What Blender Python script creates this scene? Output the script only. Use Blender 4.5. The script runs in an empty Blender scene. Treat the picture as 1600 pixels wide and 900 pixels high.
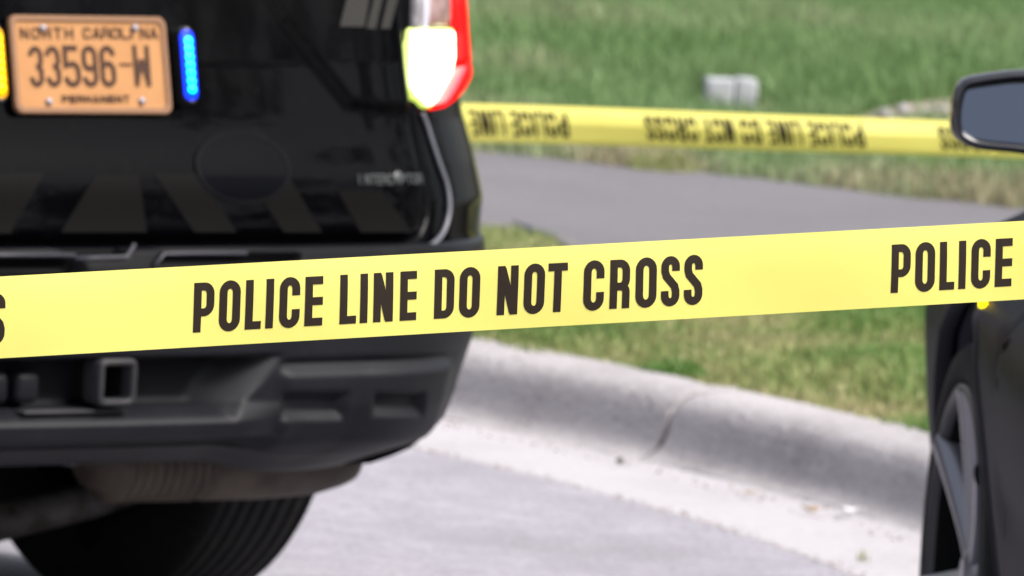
import bpy, bmesh, math, random
import numpy as np
from mathutils import Vector, Matrix
from math import sin, cos, pi, radians, sqrt, atan2

random.seed(7); rng = np.random.default_rng(7)
S = bpy.context.scene
C = S.collection

# ------------------------------------------------------------------ camera
FPX = 13563.0; PITCH = 0.0876; ROLL = 0.0633; CAMH = 1.8547     # focal length in px of a 1600 px frame
FW = np.array([0, cos(PITCH), -sin(PITCH)]); UP = np.array([0, sin(PITCH), cos(PITCH)]); RT = np.array([1., 0, 0])
U2 = UP*cos(ROLL) - RT*sin(ROLL); R2 = RT*cos(ROLL) + UP*sin(ROLL)
CAM = np.array([0, 0, CAMH])
cam = bpy.data.cameras.new('camera'); cam_o = bpy.data.objects.new('camera', cam); C.objects.link(cam_o)
M = Matrix.Identity(4)
for i in range(3):
    M[i][0] = R2[i]; M[i][1] = U2[i]; M[i][2] = -FW[i]; M[i][3] = CAM[i]
cam_o.matrix_world = M
cam.sensor_width = 36.0; cam.lens = 36.0*FPX/1600; cam.clip_start = 0.1; cam.clip_end = 2000
cam.dof.use_dof = True; cam.dof.focus_distance = 8.2; cam.dof.aperture_fstop = 20.5
S.camera = cam_o

# ------------------------------------------------------------------ sky, sun, exposure
w = bpy.data.worlds.new('World'); S.world = w; w.use_nodes = True
nt = w.node_tree; bg = nt.nodes['Background']
sky = nt.nodes.new('ShaderNodeTexSky'); sky.sky_type = 'NISHITA'; sky.sun_disc = False
SUN_EL, SUN_AZ = radians(52), radians(113)         # azimuth measured from +Y towards +X
sky.sun_elevation = SUN_EL; sky.sun_rotation = SUN_AZ
sky.air_density = 1.2; sky.dust_density = 5.0; sky.ozone_density = 1.0
hs = nt.nodes.new('ShaderNodeHueSaturation'); hs.inputs['Saturation'].default_value = .5      # thin overcast: a paler sky
nt.links.new(sky.outputs[0], hs.inputs['Color']); nt.links.new(hs.outputs[0], bg.inputs[0]); bg.inputs[1].default_value = 0.10
sun = bpy.data.lights.new('sun', 'SUN'); sun.energy = 1.7; sun.angle = radians(26); sun.color = (1, .96, .9)
sun_o = bpy.data.objects.new('sun', sun); C.objects.link(sun_o)
sd = Vector((sin(SUN_AZ)*cos(SUN_EL), cos(SUN_AZ)*cos(SUN_EL), sin(SUN_EL)))
sun_o.rotation_euler = sd.to_track_quat('Z', 'Y').to_euler(); sun_o.location = (0, 0, 30)
S.view_settings.view_transform = 'Standard'; S.view_settings.look = 'None'
S.view_settings.exposure = 1.2; S.view_settings.gamma = 1.0
S.cycles.use_denoising = True
S.render.filter_size = 1.9

# ------------------------------------------------------------------ pixel <-> place helpers (1600x900 photo pixels)
def ray(x, y): return FW + R2*(x-800)/FPX + U2*(450-y)/FPX
def onz(x, y, z):
    r = ray(x, y); return CAM + r*(z-CAMH)/r[2]
def axd(x, y, d): return CAM + ray(x, y)*d
def proj(P):
    v = np.asarray(P, float)-CAM; d = v@FW
    return np.array([800+FPX*(v@R2)/d, 450-FPX*(v@U2)/d])

# ------------------------------------------------------------------ materials
def mat(name, base, rough=.6, metal=0., spec=.5, coat=0., noise=None, bump=None, emit=None, alpha=None):
    """noise=(scale, second colour, low, high, detail); bump=(scale, strength, distance)"""
    m = bpy.data.materials.new(name); m.use_nodes = True
    t = m.node_tree; b = t.nodes['Principled BSDF']
    b.inputs['Base Color'].default_value = (*base, 1); b.inputs['Roughness'].default_value = rough
    b.inputs['Metallic'].default_value = metal; b.inputs['Specular IOR Level'].default_value = spec
    b.inputs['Coat Weight'].default_value = coat
    if emit:
        b.inputs['Emission Color'].default_value = (*emit[:3], 1); b.inputs['Emission Strength'].default_value = emit[3]
    tc = t.nodes.new('ShaderNodeTexCoord')
    if noise:
        specs = noise if isinstance(noise, list) else [noise]
        prev = None
        for (sc, col, lo, hi, det) in specs:
            n = t.nodes.new('ShaderNodeTexNoise'); n.inputs['Scale'].default_value = sc; n.inputs['Detail'].default_value = det
            t.links.new(tc.outputs['Object'], n.inputs['Vector'])
            r = t.nodes.new('ShaderNodeMapRange'); r.inputs[1].default_value = lo; r.inputs[2].default_value = hi
            t.links.new(n.outputs['Fac'], r.inputs[0])
            mx = t.nodes.new('ShaderNodeMix'); mx.data_type = 'RGBA'
            t.links.new(r.outputs[0], mx.inputs[0])
            if prev is None: mx.inputs[6].default_value = (*base, 1)
            else: t.links.new(prev, mx.inputs[6])
            mx.inputs[7].default_value = (*col, 1); prev = mx.outputs[2]
        t.links.new(prev, b.inputs['Base Color'])
    if bump:
        n = t.nodes.new('ShaderNodeTexNoise'); n.inputs['Scale'].default_value = bump[0]; n.inputs['Detail'].default_value = 6
        t.links.new(tc.outputs['Object'], n.inputs['Vector'])
        bp = t.nodes.new('ShaderNodeBump'); bp.inputs['Strength'].default_value = bump[1]; bp.inputs['Distance'].default_value = bump[2]
        t.links.new(n.outputs['Fac'], bp.inputs['Height']); t.links.new(bp.outputs[0], b.inputs['Normal'])
    return m

MT = {}
MT['asphalt'] = mat('worn_asphalt', (.288,.275,.318), .9, noise=[(9,(.34,.325,.37),.42,.66,6),(55,(.16,.15,.17),.55,.74,5),(1.1,(.215,.203,.230),.5,.72,5),(70,(.46,.445,.48),.60,.74,3),(200,(.12,.115,.125),.66,.74,2)], bump=(350,.5,.004))
MT['gutter'] = mat('gutter_concrete', (.40,.38,.405), .85, noise=[(3,(.33,.31,.325),.45,.72,7),(45,(.45,.43,.455),.5,.7,5),(90,(.25,.235,.245),.62,.76,4)], bump=(220,.25,.003))
MT['kerb'] = mat('kerb_concrete', (.40,.374,.388), .9, noise=[(3.3,(.31,.288,.298),.42,.66,9),(30,(.43,.405,.418),.5,.72,6),(70,(.15,.135,.135),.60,.76,5)], bump=(70,.7,.008))
MT['joint'] = mat('joint_dirt', (.06,.055,.05), .95)
MT['drive'] = mat('drive_asphalt', (.135,.128,.14), .9, noise=[(1.3,(.165,.155,.168),.4,.7,5),(60,(.11,.105,.115),.5,.7,3)], bump=(200,.4,.004))
MT['soil'] = mat('lawn_soil', (.10,.105,.05), .95, noise=[(1.8,(.07,.11,.04),.4,.65,4),(9,(.17,.15,.085),.5,.75,5)], bump=(30,.6,.03))
MT['dirt'] = mat('sandy_dirt', (.20,.17,.115), .95, noise=(14,(.27,.24,.19),.45,.7,5), bump=(40,.5,.02))
MT['paint'] = mat('black_paint', (.0011,.0011,.0017), .05, spec=.066, noise=[(2.2,(.0028,.0026,.0026),.48,.70,3),(45,(.0035,.0034,.0034),.60,.76,5)], bump=(1.6,.06,.02))
MT['plastic'] = mat('black_plastic', (.0072,.0076,.0108), .52, spec=.20, noise=[(5,(.0115,.012,.0155),.42,.7,5),(60,(.020,.0195,.021),.66,.78,4)], bump=(900,.12,.0006))
MT['gloss'] = mat('gloss_black_trim', (.004,.004,.005), .35, spec=.12)
MT['dark_plastic'] = mat('dark_plastic', (.010,.010,.011), .6, spec=.3)
MT['under'] = mat('underbody_black', (.006,.006,.006), .9, spec=.1)
MT['steel'] = mat('coated_steel', (.026,.026,.031), .5, spec=.3, noise=(30,(.035,.033,.034),.45,.7,4))
MT['arm'] = mat('suspension_steel', (.11,.105,.105), .6, spec=.4, noise=(25,(.05,.042,.036),.45,.65,5))
MT['exhaust'] = mat('rusty_exhaust', (.085,.068,.053), .6, spec=.3, noise=(14,(.045,.036,.029),.4,.68,6), bump=(120,.2,.002))
MT['rubber'] = mat('tyre_rubber', (.012,.012,.013), .85, spec=.2, noise=(60,(.02,.0195,.019),.5,.7,3))
MT['rim'] = mat('grey_alloy', (.27,.265,.29), .28, metal=.6, spec=.5)
MT['rim_dark'] = mat('dark_alloy', (.05,.05,.056), .4, metal=.5, spec=.4)
MT['glass'] = mat('tinted_glass', (.004,.006,.007), .06, spec=.5)
MT['seam'] = mat('edge_highlight_grey', (.13,.13,.155), .3, spec=.5)
MT['step'] = mat('step_highlight_grey', (.05,.05,.062), .4, spec=.3)
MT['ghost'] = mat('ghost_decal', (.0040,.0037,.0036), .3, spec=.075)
MT['oval_blue'] = mat('oval_blue_tone', (.0012,.0013,.0026), .15, spec=.075)
MT['oval_rim'] = mat('oval_rim_tone', (.0040,.0040,.0055), .4, spec=.06)
MT['badge'] = mat('dull_chrome', (.055,.06,.062), .4, metal=.4, spec=.4)
MT['grey_bars'] = mat('slanted_bar_grey', (.030,.0285,.0265), .5, spec=.15)
MT['plate'] = mat('orange_plate', (.45,.225,.092), .5, spec=.2, noise=(20,(.42,.205,.082),.4,.7,3))
MT['plate_rim'] = mat('plate_rim_paint', (.25,.135,.075), .5, spec=.3)
MT['plate_ink'] = mat('plate_ink', (.06,.028,.018), .6, spec=.2)
MT['plate_ink_soft'] = mat('worn_plate_ink', (.16,.075,.045), .6, spec=.2)
MT['bolt'] = mat('zinc_bolt', (.36,.34,.38), .45, metal=.5)
MT['led_blue'] = mat('lit_blue_led', (.0,.05,.3), .3, emit=(0.0,.55,1.0,3.2))
MT['led_blue_lens'] = mat('blue_led_lens', (.0,.01,.15), .3, emit=(0.0,.03,1.0,1.3))  # lens glow raised to stand in for the blue halo round the diodes
MT['led_amber'] = mat('lit_amber_led', (.5,.25,.0), .3, emit=(1.0,.62,.0,2.6))
MT['led_amber_lens'] = mat('amber_led_lens', (.3,.15,.0), .3, emit=(1.0,.42,.0,.6))
MT['led_marker'] = mat('lit_marker_lens', (.5,.25,.0), .3, emit=(1.0,.72,.0,2.2))
MT['lit_red'] = mat('lit_red_lens', (.15,.0,.0), .4, spec=.05, emit=(1.0,.0,.0,1.0))
MT['lit_red_soft'] = mat('lit_red_lens_soft', (.15,.0,.0), .4, spec=.05, emit=(1.0,.0,.0,.8))
MT['lit_pink'] = mat('lit_lens_edge', (.5,.1,.1), .4, spec=.05, emit=(1.0,.06,.1,.7))
MT['lit_white'] = mat('lit_white_lamp', (.8,.8,.7), .2, emit=(1.0,.97,.60,3.2))
MT['lit_fringe'] = mat('lit_lamp_fringe', (.6,.7,.3), .3, spec=.1, emit=(.62,.85,.10,.55))
MT['clear_lens'] = mat('clear_lens', (.20,.19,.205), .15, spec=.5, noise=(30,(.33,.31,.34),.4,.6,2))
MT['lens_inner'] = mat('lens_reflector', (.22,.13,.125), .25, spec=.5, noise=(35,(.30,.2,.19),.4,.6,2))
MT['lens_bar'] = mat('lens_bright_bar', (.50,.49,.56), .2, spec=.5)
MT['navy'] = mat('dark_car_paint', (.0095,.0092,.0155), .45, spec=.025)
MT['clad'] = mat('arch_trim', (.019,.0175,.023), .55, spec=.12)
MT['mirror_shell'] = mat('mirror_shell_paint', (.018,.018,.024), .22, spec=.5, coat=.6)
MT['mirror_glass'] = mat('mirror_glass', (.105,.118,.155), .08, metal=1.0)
MT['tape'] = mat('yellow_tape_film', (.88,.80,.20), .34, spec=.4, noise=[(6,(.84,.75,.17),.45,.75,4)], bump=(22,.22,.004))
MT['ink'] = mat('tape_ink', (.022,.015,.011), .6, spec=.12)
MT['white_block'] = mat('pale_concrete_block', (.42,.43,.46), .9, noise=(25,(.34,.35,.37),.45,.7,5), bump=(60,.3,.004))
MT['stone'] = mat('pale_stone', (.36,.33,.33), .9, noise=(30,(.27,.25,.24),.4,.7,4))
MT['grit'] = mat('brown_grit', (.22,.16,.12), .95, noise=(30,(.14,.10,.075),.4,.7,3))
MT['bark'] = mat('bark', (.09,.07,.05), .9)
MT['leaves'] = mat('tree_leaves', (.05,.085,.028), .6, spec=.3)
MT['pebble'] = mat('dark_pebble', (.06,.05,.04), .9)
MT['paper'] = mat('white_paper', (.72,.70,.72), .8)
MT['leaf'] = mat('dry_leaf', (.40,.29,.17), .8)
# film: part of the light passes through
t = MT['tape'].node_tree; b = t.nodes['Principled BSDF']; out = t.nodes['Material Output']
tr = t.nodes.new('ShaderNodeBsdfTranslucent'); tr.inputs[0].default_value = (.88,.80,.20,1)
ms = t.nodes.new('ShaderNodeMixShader'); ms.inputs[0].default_value = .35
t.links.new(b.outputs[0], ms.inputs[1]); t.links.new(tr.outputs[0], ms.inputs[2]); t.links.new(ms.outputs[0], out.inputs[0])

def grass_mat(name, cols):
    m = bpy.data.materials.new(name); m.use_nodes = True
    t = m.node_tree; b = t.nodes['Principled BSDF']; b.inputs['Roughness'].default_value = .55; b.inputs['Specular IOR Level'].default_value = .3
    a = t.nodes.new('ShaderNodeAttribute'); a.attribute_name = 'tint'; a.attribute_type = 'GEOMETRY'
    r = t.nodes.new('ShaderNodeValToRGB')
    while len(r.color_ramp.elements) < len(cols): r.color_ramp.elements.new(.5)
    for e, (p, c) in zip(r.color_ramp.elements, cols): e.position = p; e.color = (*c, 1)
    t.links.new(a.outputs['Fac'], r.inputs[0]); t.links.new(r.outputs[0], b.inputs['Base Color'])
    tr = t.nodes.new('ShaderNodeBsdfTranslucent'); t.links.new(r.outputs[0], tr.inputs[0])
    ms = t.nodes.new('ShaderNodeMixShader'); ms.inputs[0].default_value = .3; out = t.nodes['Material Output']
    t.links.new(b.outputs[0], ms.inputs[1]); t.links.new(tr.outputs[0], ms.inputs[2]); t.links.new(ms.outputs[0], out.inputs[0])
    return m
MT['lawn'] = grass_mat('lawn_grass_blades', [(0,(.125,.235,.075)),(.45,(.20,.305,.125)),(.75,(.29,.34,.185)),(1,(.37,.33,.21))])
MT['verge'] = grass_mat('verge_grass_blades', [(0,(.10,.235,.05)),(.35,(.22,.315,.10)),(.65,(.35,.37,.155)),(1,(.52,.445,.27))])

# ------------------------------------------------------------------ object helpers
def obj(name, verts, faces, m, parent=None, smooth=True, at=None):
    me = bpy.data.meshes.new(name); me.from_pydata([tuple(map(float, v)) for v in verts], [], [tuple(map(int, f)) for f in faces]); me.update()
    if smooth: me.polygons.foreach_set('use_smooth', [True]*len(me.polygons))
    mm = m if isinstance(m, list) else [m]
    for x in mm: me.materials.append(x)
    o = bpy.data.objects.new(name, me); C.objects.link(o)
    if parent is not None: o.parent = parent
    if at is not None: o.location = at
    return o
def obj_bm(name, bm, m, parent=None, smooth=True):
    me = bpy.data.meshes.new(name); bm.normal_update(); bm.to_mesh(me); bm.free()
    if smooth: me.polygons.foreach_set('use_smooth', [True]*len(me.polygons))
    me.materials.append(m); o = bpy.data.objects.new(name, me); C.objects.link(o)
    if parent is not None: o.parent = parent
    return o
def thing(name, label, cat, loc=(0,0,0), rz=0, group=None):
    o = bpy.data.objects.new(name, None); C.objects.link(o); o.location = loc; o.rotation_euler = (0,0,rz)
    o['label'] = label; o['category'] = cat
    if group: o['group'] = group
    return o
def tag(o, label, cat, group=None):
    o['label'] = label; o['category'] = cat
    if group: o['group'] = group
    return o
def kind(o, k): o['kind'] = k; return o
def grid_faces(n, m, off=0, mask=None, wrap=False):
    F = []
    for i in range(n-1):
        for j in range(m if wrap else m-1):
            if mask is None or mask[i, j]:
                k = (j+1) % m
                F.append((off+i*m+j, off+i*m+k, off+(i+1)*m+k, off+(i+1)*m+j))
    return F
def grid(name, P, m, parent=None, mask=None, smooth=True, flip=False):
    n, k = P.shape[:2]; F = grid_faces(n, k, 0, mask)
    if flip: F = [f[::-1] for f in F]
    V = P.reshape(-1, 3)
    if mask is not None:
        used = np.unique(np.array(F).ravel()) if F else np.array([], int)
        re = -np.ones(len(V), int); re[used] = np.arange(len(used)); V = V[used]; F = [tuple(re[i] for i in f) for f in F]
    return obj(name, V, F, m, parent, smooth)
def bevel_box(bm, c, s, bev=.004, seg=2, rot=None):
    r = bmesh.ops.create_cube(bm, size=1)
    vs = r['verts']
    for v in vs: v.co = Vector((v.co.x*s[0], v.co.y*s[1], v.co.z*s[2]))
    es = list({e for v in vs for e in v.link_edges})
    if bev: 
        g = bmesh.ops.bevel(bm, geom=es, offset=bev, segments=seg, affect='EDGES', profile=.5)
        vs = list({v for f in g['faces'] for v in f.verts} | {v for v in vs if v.is_valid})
    Mx = Matrix.Translation(c) @ (rot.to_4x4() if rot is not None else Matrix.Identity(4))
    for v in vs: v.co = Mx @ v.co
def tube_vf(pts, r, n=10, closed=False, off=0):
    pts = [Vector(p) for p in pts]; V = []; F = []
    rr = r if hasattr(r, '__len__') else [r]*len(pts)
    prev = None
    for i, p in enumerate(pts):
        a = pts[max(i-1, 0)]; b = pts[min(i+1, len(pts)-1)]; d = (b-a).normalized()
        s = prev if prev is not None else (Vector((0,0,1)) if abs(d.z) < .9 else Vector((1,0,0)))
        x = d.cross(s).normalized(); y = x.cross(d).normalized(); prev = y
        for k in range(n):
            t = 2*pi*k/n; V.append(p + (x*cos(t)+y*sin(t))*rr[i])
    for i in range(len(pts)-1):
        for k in range(n):
            F.append((off+i*n+k, off+i*n+(k+1)%n, off+(i+1)*n+(k+1)%n, off+(i+1)*n+k))
    F.append(tuple(off+k for k in range(n))[::-1]); F.append(tuple(off+(len(pts)-1)*n+k for k in range(n)))
    return V, F
def tube(name, pts, r, m, parent=None, n=10):
    V, F = tube_vf(pts, r, n); return obj(name, V, F, m, parent)
def lathe(name, prof, axis, m, parent=None, n=64, at=(0,0,0)):
    """prof: (along axis, radius); axis 'x' or 'y'"""
    V = []; k = len(prof)
    for i in range(n):
        t = 2*pi*i/n
        for (a, r) in prof:
            V.append((a, r*cos(t), r*sin(t)) if axis == 'x' else (r*cos(t), a, r*sin(t)))
    F = []
    for i in range(n):
        for j in range(k-1):
            F.append((i*k+j, i*k+j+1, ((i+1)%n)*k+j+1, ((i+1)%n)*k+j))
    return obj(name, V, F, m, parent, at=at)
def interp(x, xs, ys): return np.interp(x, xs, ys)
def sstep(x, a, b):
    t = np.clip((x-a)/(b-a), 0, 1); return t*t*(3-2*t)

# ------------------------------------------------------------------ stroke lettering
def arc(cx, cy, rx, ry, a0, a1, n=10):
    return [(cx+rx*cos(radians(a0+(a1-a0)*i/n)), cy+ry*sin(radians(a0+(a1-a0)*i/n))) for i in range(n+1)]
def glyph(ch, w, s):
    """centre lines of the strokes of a capital of width w and height 1, stroke s -> [(points, closed)]"""
    h = s/2; x0, x1, y0, y1 = h, w-h, h, 1-h; rx = (x1-x0)/2; cx = (x0+x1)/2; ry = min(.165, rx*1.15); m = .5
    st = []
    if ch == 'O' or ch == '0':
        st.append((arc(cx, y1-ry, rx, ry, 0, 180)+arc(cx, y0+ry, rx, ry, 180, 360), True))
    elif ch == 'C':
        st.append(([(x1, .635)]+arc(cx, y1-ry, rx, ry, 0, 180)+arc(cx, y0+ry, rx, ry, 180, 360)+[(x1, .365)], False))
    elif ch == 'G':
        st.append(([(x1, .66)]+arc(cx, y1-ry, rx, ry, 0, 180)+arc(cx, y0+ry, rx, ry, 180, 360)+[(x1, .48), (cx, .48)], False))
    elif ch in 'PR':
        mm = .40 if ch == 'P' else .45
        st.append(([(x0, 0), (x0, 1)], False))
        r2 = (y1-mm)/2
        st.append(([(x0, y1)]+arc(x1-rx*.95, y1-min(r2, ry), rx*.95, min(r2, ry), 90, 0)+arc(x1-rx*.95, mm+min(r2, ry), rx*.95, min(r2, ry), 0, -90)+[(x0, mm)], False))
        if ch == 'R': st.append(([(cx, mm)]+arc(x1-rx*.8, mm-.12, rx*.8, .12, 90, 0)+[(x1, 0)], False))
    elif ch == 'D':
        st.append(([(x0, 0), (x0, 1)], False))
        st.append(([(x0, y1)]+arc(x1-rx, y1-ry, rx, ry, 90, 0)+arc(x1-rx, y0+ry, rx, ry, 0, -90)+[(x0, y0)], False))
    elif ch == 'L': st += [([(x0, 0), (x0, 1)], False), ([(x0, y0), (w, y0)], False)]
    elif ch == 'I': st.append(([(w/2, 0), (w/2, 1)], False))
    elif ch == 'E': st += [([(x0, 0), (x0, 1)], False)]+[([(x0, y), (w, y)], False) for y in (y0, .5, y1)]
    elif ch == 'T': st += [([(w/2, 0), (w/2, 1)], False), ([(0, y1), (w, y1)], False)]
    elif ch == 'N': st += [([(x0, 0), (x0, 1)], False), ([(x1, 0), (x1, 1)], False), ([(x0+s*.1, 1-h*.6), (x1-s*.1, h*.6)], False)]
    elif ch == 'H': st += [([(x0, 0), (x0, 1)], False), ([(x1, 0), (x1, 1)], False), ([(x0, .5), (x1, .5)], False)]
    elif ch == 'A': st += [([(x0*.8, 0), (cx, 1)], False), ([(w-x0*.8, 0), (cx, 1)], False), ([(x0*1.6, .3), (w-x0*1.6, .3)], False)]
    elif ch == 'M': st += [([(x0, 0), (x0, 1)], False), ([(x1, 0), (x1, 1)], False), ([(x0, 1-h), (cx, .35)], False), ([(x1, 1-h), (cx, .35)], False)]
    elif ch == 'W': st += [([(x0, 1), (x0*1.15, 0)], False), ([(x1, 1), (w-x0*1.15, 0)], False), ([(x0*1.15, h), (cx, .66)], False), ([(w-x0*1.15, h), (cx, .66)], False)]
    elif ch == 'S':
        st.append(([(x1, .70)]+arc(cx, y1-ry, rx, ry, 0, 180)+[(x0, .70), (x0+rx*.25, .60), (x1-rx*.25, .40), (x1, .30)]+arc(cx, y0+ry, rx, ry, 0, -180)+[(x0, .31)], False))
    elif ch == '3':
        r2 = (y1-.5)/2
        st.append(([(x0, .76)]+arc(cx, y1-min(ry, r2), rx, min(ry, r2), 180, 0)+[(x1, .62)]+arc(cx, .62, rx, .12, 0, -90)[1:], False))
        st.append((arc(cx, .38, rx, .12, 90, 0)+arc(cx, y0+min(ry, r2), rx, min(ry, r2), 0, -180)+[(x0, .24)], False))
    elif ch == '5':
        st.append(([(x1, y1), (x0, y1), (x0, .52), (cx, .56)]+arc(cx, .56-ry, rx, ry, 90, 0)+arc(cx, y0+ry, rx, ry, 0, -180)+[(x0, .24)], False))
    elif ch in '69':
        a = (arc(cx, .56-ry, rx, ry, 0, 180)+arc(cx, y0+ry, rx, ry, 180, 360), True); b_ = ([(x0, .4)]+arc(cx, y1-ry, rx, ry, 180, 0)+[(x1, .76)], False)
        if ch == '9': a = ([(w-x, 1-y) for x, y in a[0]], True); b_ = ([(w-x, 1-y) for x, y in b_[0]], False)
        st += [a, b_]
    elif ch == '-': st.append(([(0, .5), (w, .5)], False))
    return st
def strip(pts, s, closed, sub=4, sx=1.0):
    """thick line -> (verts2d, faces)"""
    P = [np.array(p, float) for p in pts]
    Q = [P[0]]
    for p in P[1:]:
        if np.hypot(*(p-Q[-1])) > 1e-4: Q.append(p)
    if closed and np.hypot(*(Q[0]-Q[-1])) < 1e-4: Q.pop()
    if len(Q) == 2: Q = [Q[0]+(Q[1]-Q[0])*i/sub for i in range(sub+1)]
    n = len(Q); V = []; F = []
    for i in range(n):
        a = Q[i-1] if (closed or i) else Q[i]; b_ = Q[(i+1) % n] if (closed or i < n-1) else Q[i]
        d1 = Q[i]-a; d2 = b_-Q[i]
        if np.hypot(*d1) < 1e-9: d1 = d2
        if np.hypot(*d2) < 1e-9: d2 = d1
        d1 = d1/np.hypot(*d1); d2 = d2/np.hypot(*d2)
        n1 = np.array([-d1[1], d1[0]]); n2 = np.array([-d2[1], d2[0]]); nn = n1+n2; nn /= np.hypot(*nn); k = 1/max(.5, nn@n1)
        V += [Q[i]+nn*k*s/2, Q[i]-nn*k*s/2]
    for i in range(n if closed else n-1):
        j = (i+1) % n; F.append((2*i, 2*i+1, 2*j+1, 2*j))
    return V, F
def lettering(name, items, place, m, parent, weight, up=.0004):
    """items: (char, u0, u1, v0, v1) boxes in the surface's own u,v; place(u, v, height) -> point; one mesh"""
    V = []; F = []
    for k, (ch, u0, u1, v0, v1) in enumerate(items):
        H = v1-v0; w = (u1-u0)/H; s = weight
        if ch == 'I': w = s
        for j, (pts, cl) in enumerate(glyph(ch, abs(w), s if ch != '-' else .11)):
            vv, ff = strip(pts, s if ch != '-' else .11, cl)
            off = len(V)
            for p in vv: V.append(place(u0+p[0]*H*(1 if u1 > u0 else -1), v0+p[1]*H, up+j*.00004))
            F += [tuple(off+i for i in f) for f in ff]
    return obj(name, V, F, m, parent, smooth=False)

# ================================================================== THE SETTING
KB = [onz(740,660,0), onz(1085,735,0), onz(1430,825,0)]
ys = np.array([p[1] for p in KB]); xs = np.array([p[0] for p in KB]); kc = np.polyfit(ys, xs, 2)
def kx(y):
    y = np.asarray(y, float); yc = np.clip(y, 14.8, 19.5); f = np.polyval(kc, yc); d = np.polyval(np.polyder(kc), yc); return f+d*(y-yc)
YY = np.concatenate([np.arange(-12, 12, 2.), np.arange(12, 24, .1), np.arange(24, 90, 3.)])
KP = np.stack([kx(YY), YY], 1); T = np.gradient(KP, axis=0); T /= np.hypot(T[:,0], T[:,1])[:,None]
KN = np.stack([T[:,1], -T[:,0]], 1)          # away from the street, towards the lawn
def sweep(offs, zs, sel=slice(None)):
    return np.stack([np.concatenate([KP[sel]+KN[sel]*o, np.full((len(KP[sel]),1), z)], 1) for o, z in zip(offs, zs)], 1)
ground = kind(obj('ground', [(-400,-400,-.06),(400,-400,-.06),(400,400,-.06),(-400,400,-.06)], [(0,1,2,3)], MT['soil']), 'structure')
road = kind(grid('road', sweep(np.concatenate([[-12,-8,-4,-2],[-1,-.42]]), [0,.03,.04,.02,.008,0]), MT['asphalt']), 'structure')
gutter = kind(grid('gutter', sweep([-.45,-.425,-.3,-.15,-.02,.03], [-.006,.0025,.003,.003,.004,.006]), MT['gutter'], smooth=False), 'structure')
# kerb: cast segments about 3 m long with open joints, over a dirty core
prof = [(-.050,-.01),(-.044,.004),(-.020,.010),(.000,.020),(.016,.038),(.025,.062),(.034,.090),(.047,.114),(.069,.130),(.102,.138),(.155,.142),(.205,.144),(.212,.12),(.212,-.03)]
kerb = kind(grid('kerb', sweep([o+.022 for o, z in prof], [z-.022 for o, z in prof]), MT['joint']), 'structure')
ln = np.concatenate([[0], np.cumsum(np.hypot(*np.diff(KP, axis=0).T))])
jy = onz(1052,722,0)[1]; lj = np.interp(jy, YY, ln); SEG = 3.05
for k in range(-5, 5):
    a, b_ = lj+k*SEG+.009, lj+(k+1)*SEG-.009
    ts = np.concatenate([[a, a, a+.004, a+.02], np.linspace(a+.1, b_-.1, 26), [b_-.02, b_-.004, b_, b_]])
    px = np.interp(ts, ln, KP[:,0]); py = np.interp(ts, ln, KP[:,1]); nx = np.interp(ts, ln, KN[:,0]); ny = np.interp(ts, ln, KN[:,1])
    sh = np.full(len(ts), 0.); sh[[0,-1]] = .03; sh[[1,-2]] = .002; sh[[2,-3]] = .0005
    jog = random.uniform(-.004,.004)
    wob = rng.normal(0, .0017, (len(ts), len(prof)))
    P = np.array([[(px[i]+nx[i]*(o+sh[i]*.6+jog+wob[i,j]), py[i]+ny[i]*(o+sh[i]*.6+jog+wob[i,j]), z-sh[i]*.8+wob[i,j]) for j, (o, z) in enumerate(prof)] for i in range(len(ts))])
    ks = grid('kerb_segment', P, MT['kerb'], kerb); ks.data.set_sharp_from_angle(angle=radians(50))
# the lawn beyond the kerb, gently uneven
LO = np.concatenate([[.205,.30,.5], np.arange(.8, 22, .5), [26,34,50,90]])
lz = .128 + .012*np.sin(LO*1.7) ; lz[:2] = [.125,.128]
lawn = kind(grid('lawn', sweep(LO, lz), MT['soil']), 'structure')
def lawn_z(o): return np.interp(o, LO, lz)
# the asphalt drive that crosses the lawn
up_edge = [(300,205),(560,222),(740,236),(860,247),(1000,262),(1110,270),(1240,283),(1390,304),(1500,314),(1570,322),(1800,345),(2300,395)]
lo_edge = [(300,344),(560,344),(740,343),(800,344),(850,362),(890,384),(960,412),(1110,430),(1270,442),(1400,452),(1700,480),(2300,540)]
DZ = .146
U_ = np.array([onz(x,y,DZ) for x,y in up_edge]); L_ = np.array([onz(x,y,DZ) for x,y in lo_edge])
def dens(E_, n=90, amp=.03):
    s = np.linspace(0, len(E_)-1, n); P = np.stack([np.interp(s, np.arange(len(E_)), E_[:,i]) for i in range(3)], 1)
    P[:,1] += np.convolve(rng.normal(0, amp, n+4), [.2,.2,.2,.2,.2], 'valid')*1.6; return P
Ud, Ld = dens(U_), dens(L_, amp=.02)
P = np.stack([Ud*(1-f)+Ld*f for f in np.linspace(0,1,8)], 1)
skirt = P[:, :1].copy(); skirt[:,:,2] -= .03; skirt[:,:,1] += .10; skirt2 = P[:, -1:].copy(); skirt2[:,:,2] -= .03; skirt2[:,:,1] -= .10
drive = kind(grid('driveway', np.concatenate([skirt, P, skirt2], 1), MT['drive'], smooth=False), 'structure')
# bare sandy patch at the far edge
dp = [(1320,194),(1365,174),(1410,162),(1480,154),(1560,150),(1660,150),(1660,188),(1560,198),(1440,198)]
DP = [onz(x,y,.158) for x,y in dp]
dirt = kind(obj('dirt_patch', DP+[np.mean(DP,0)+[0,0,.01]], [(i,(i+1)%len(DP),len(DP)) for i in range(len(DP))], MT['dirt']), 'structure')

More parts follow.
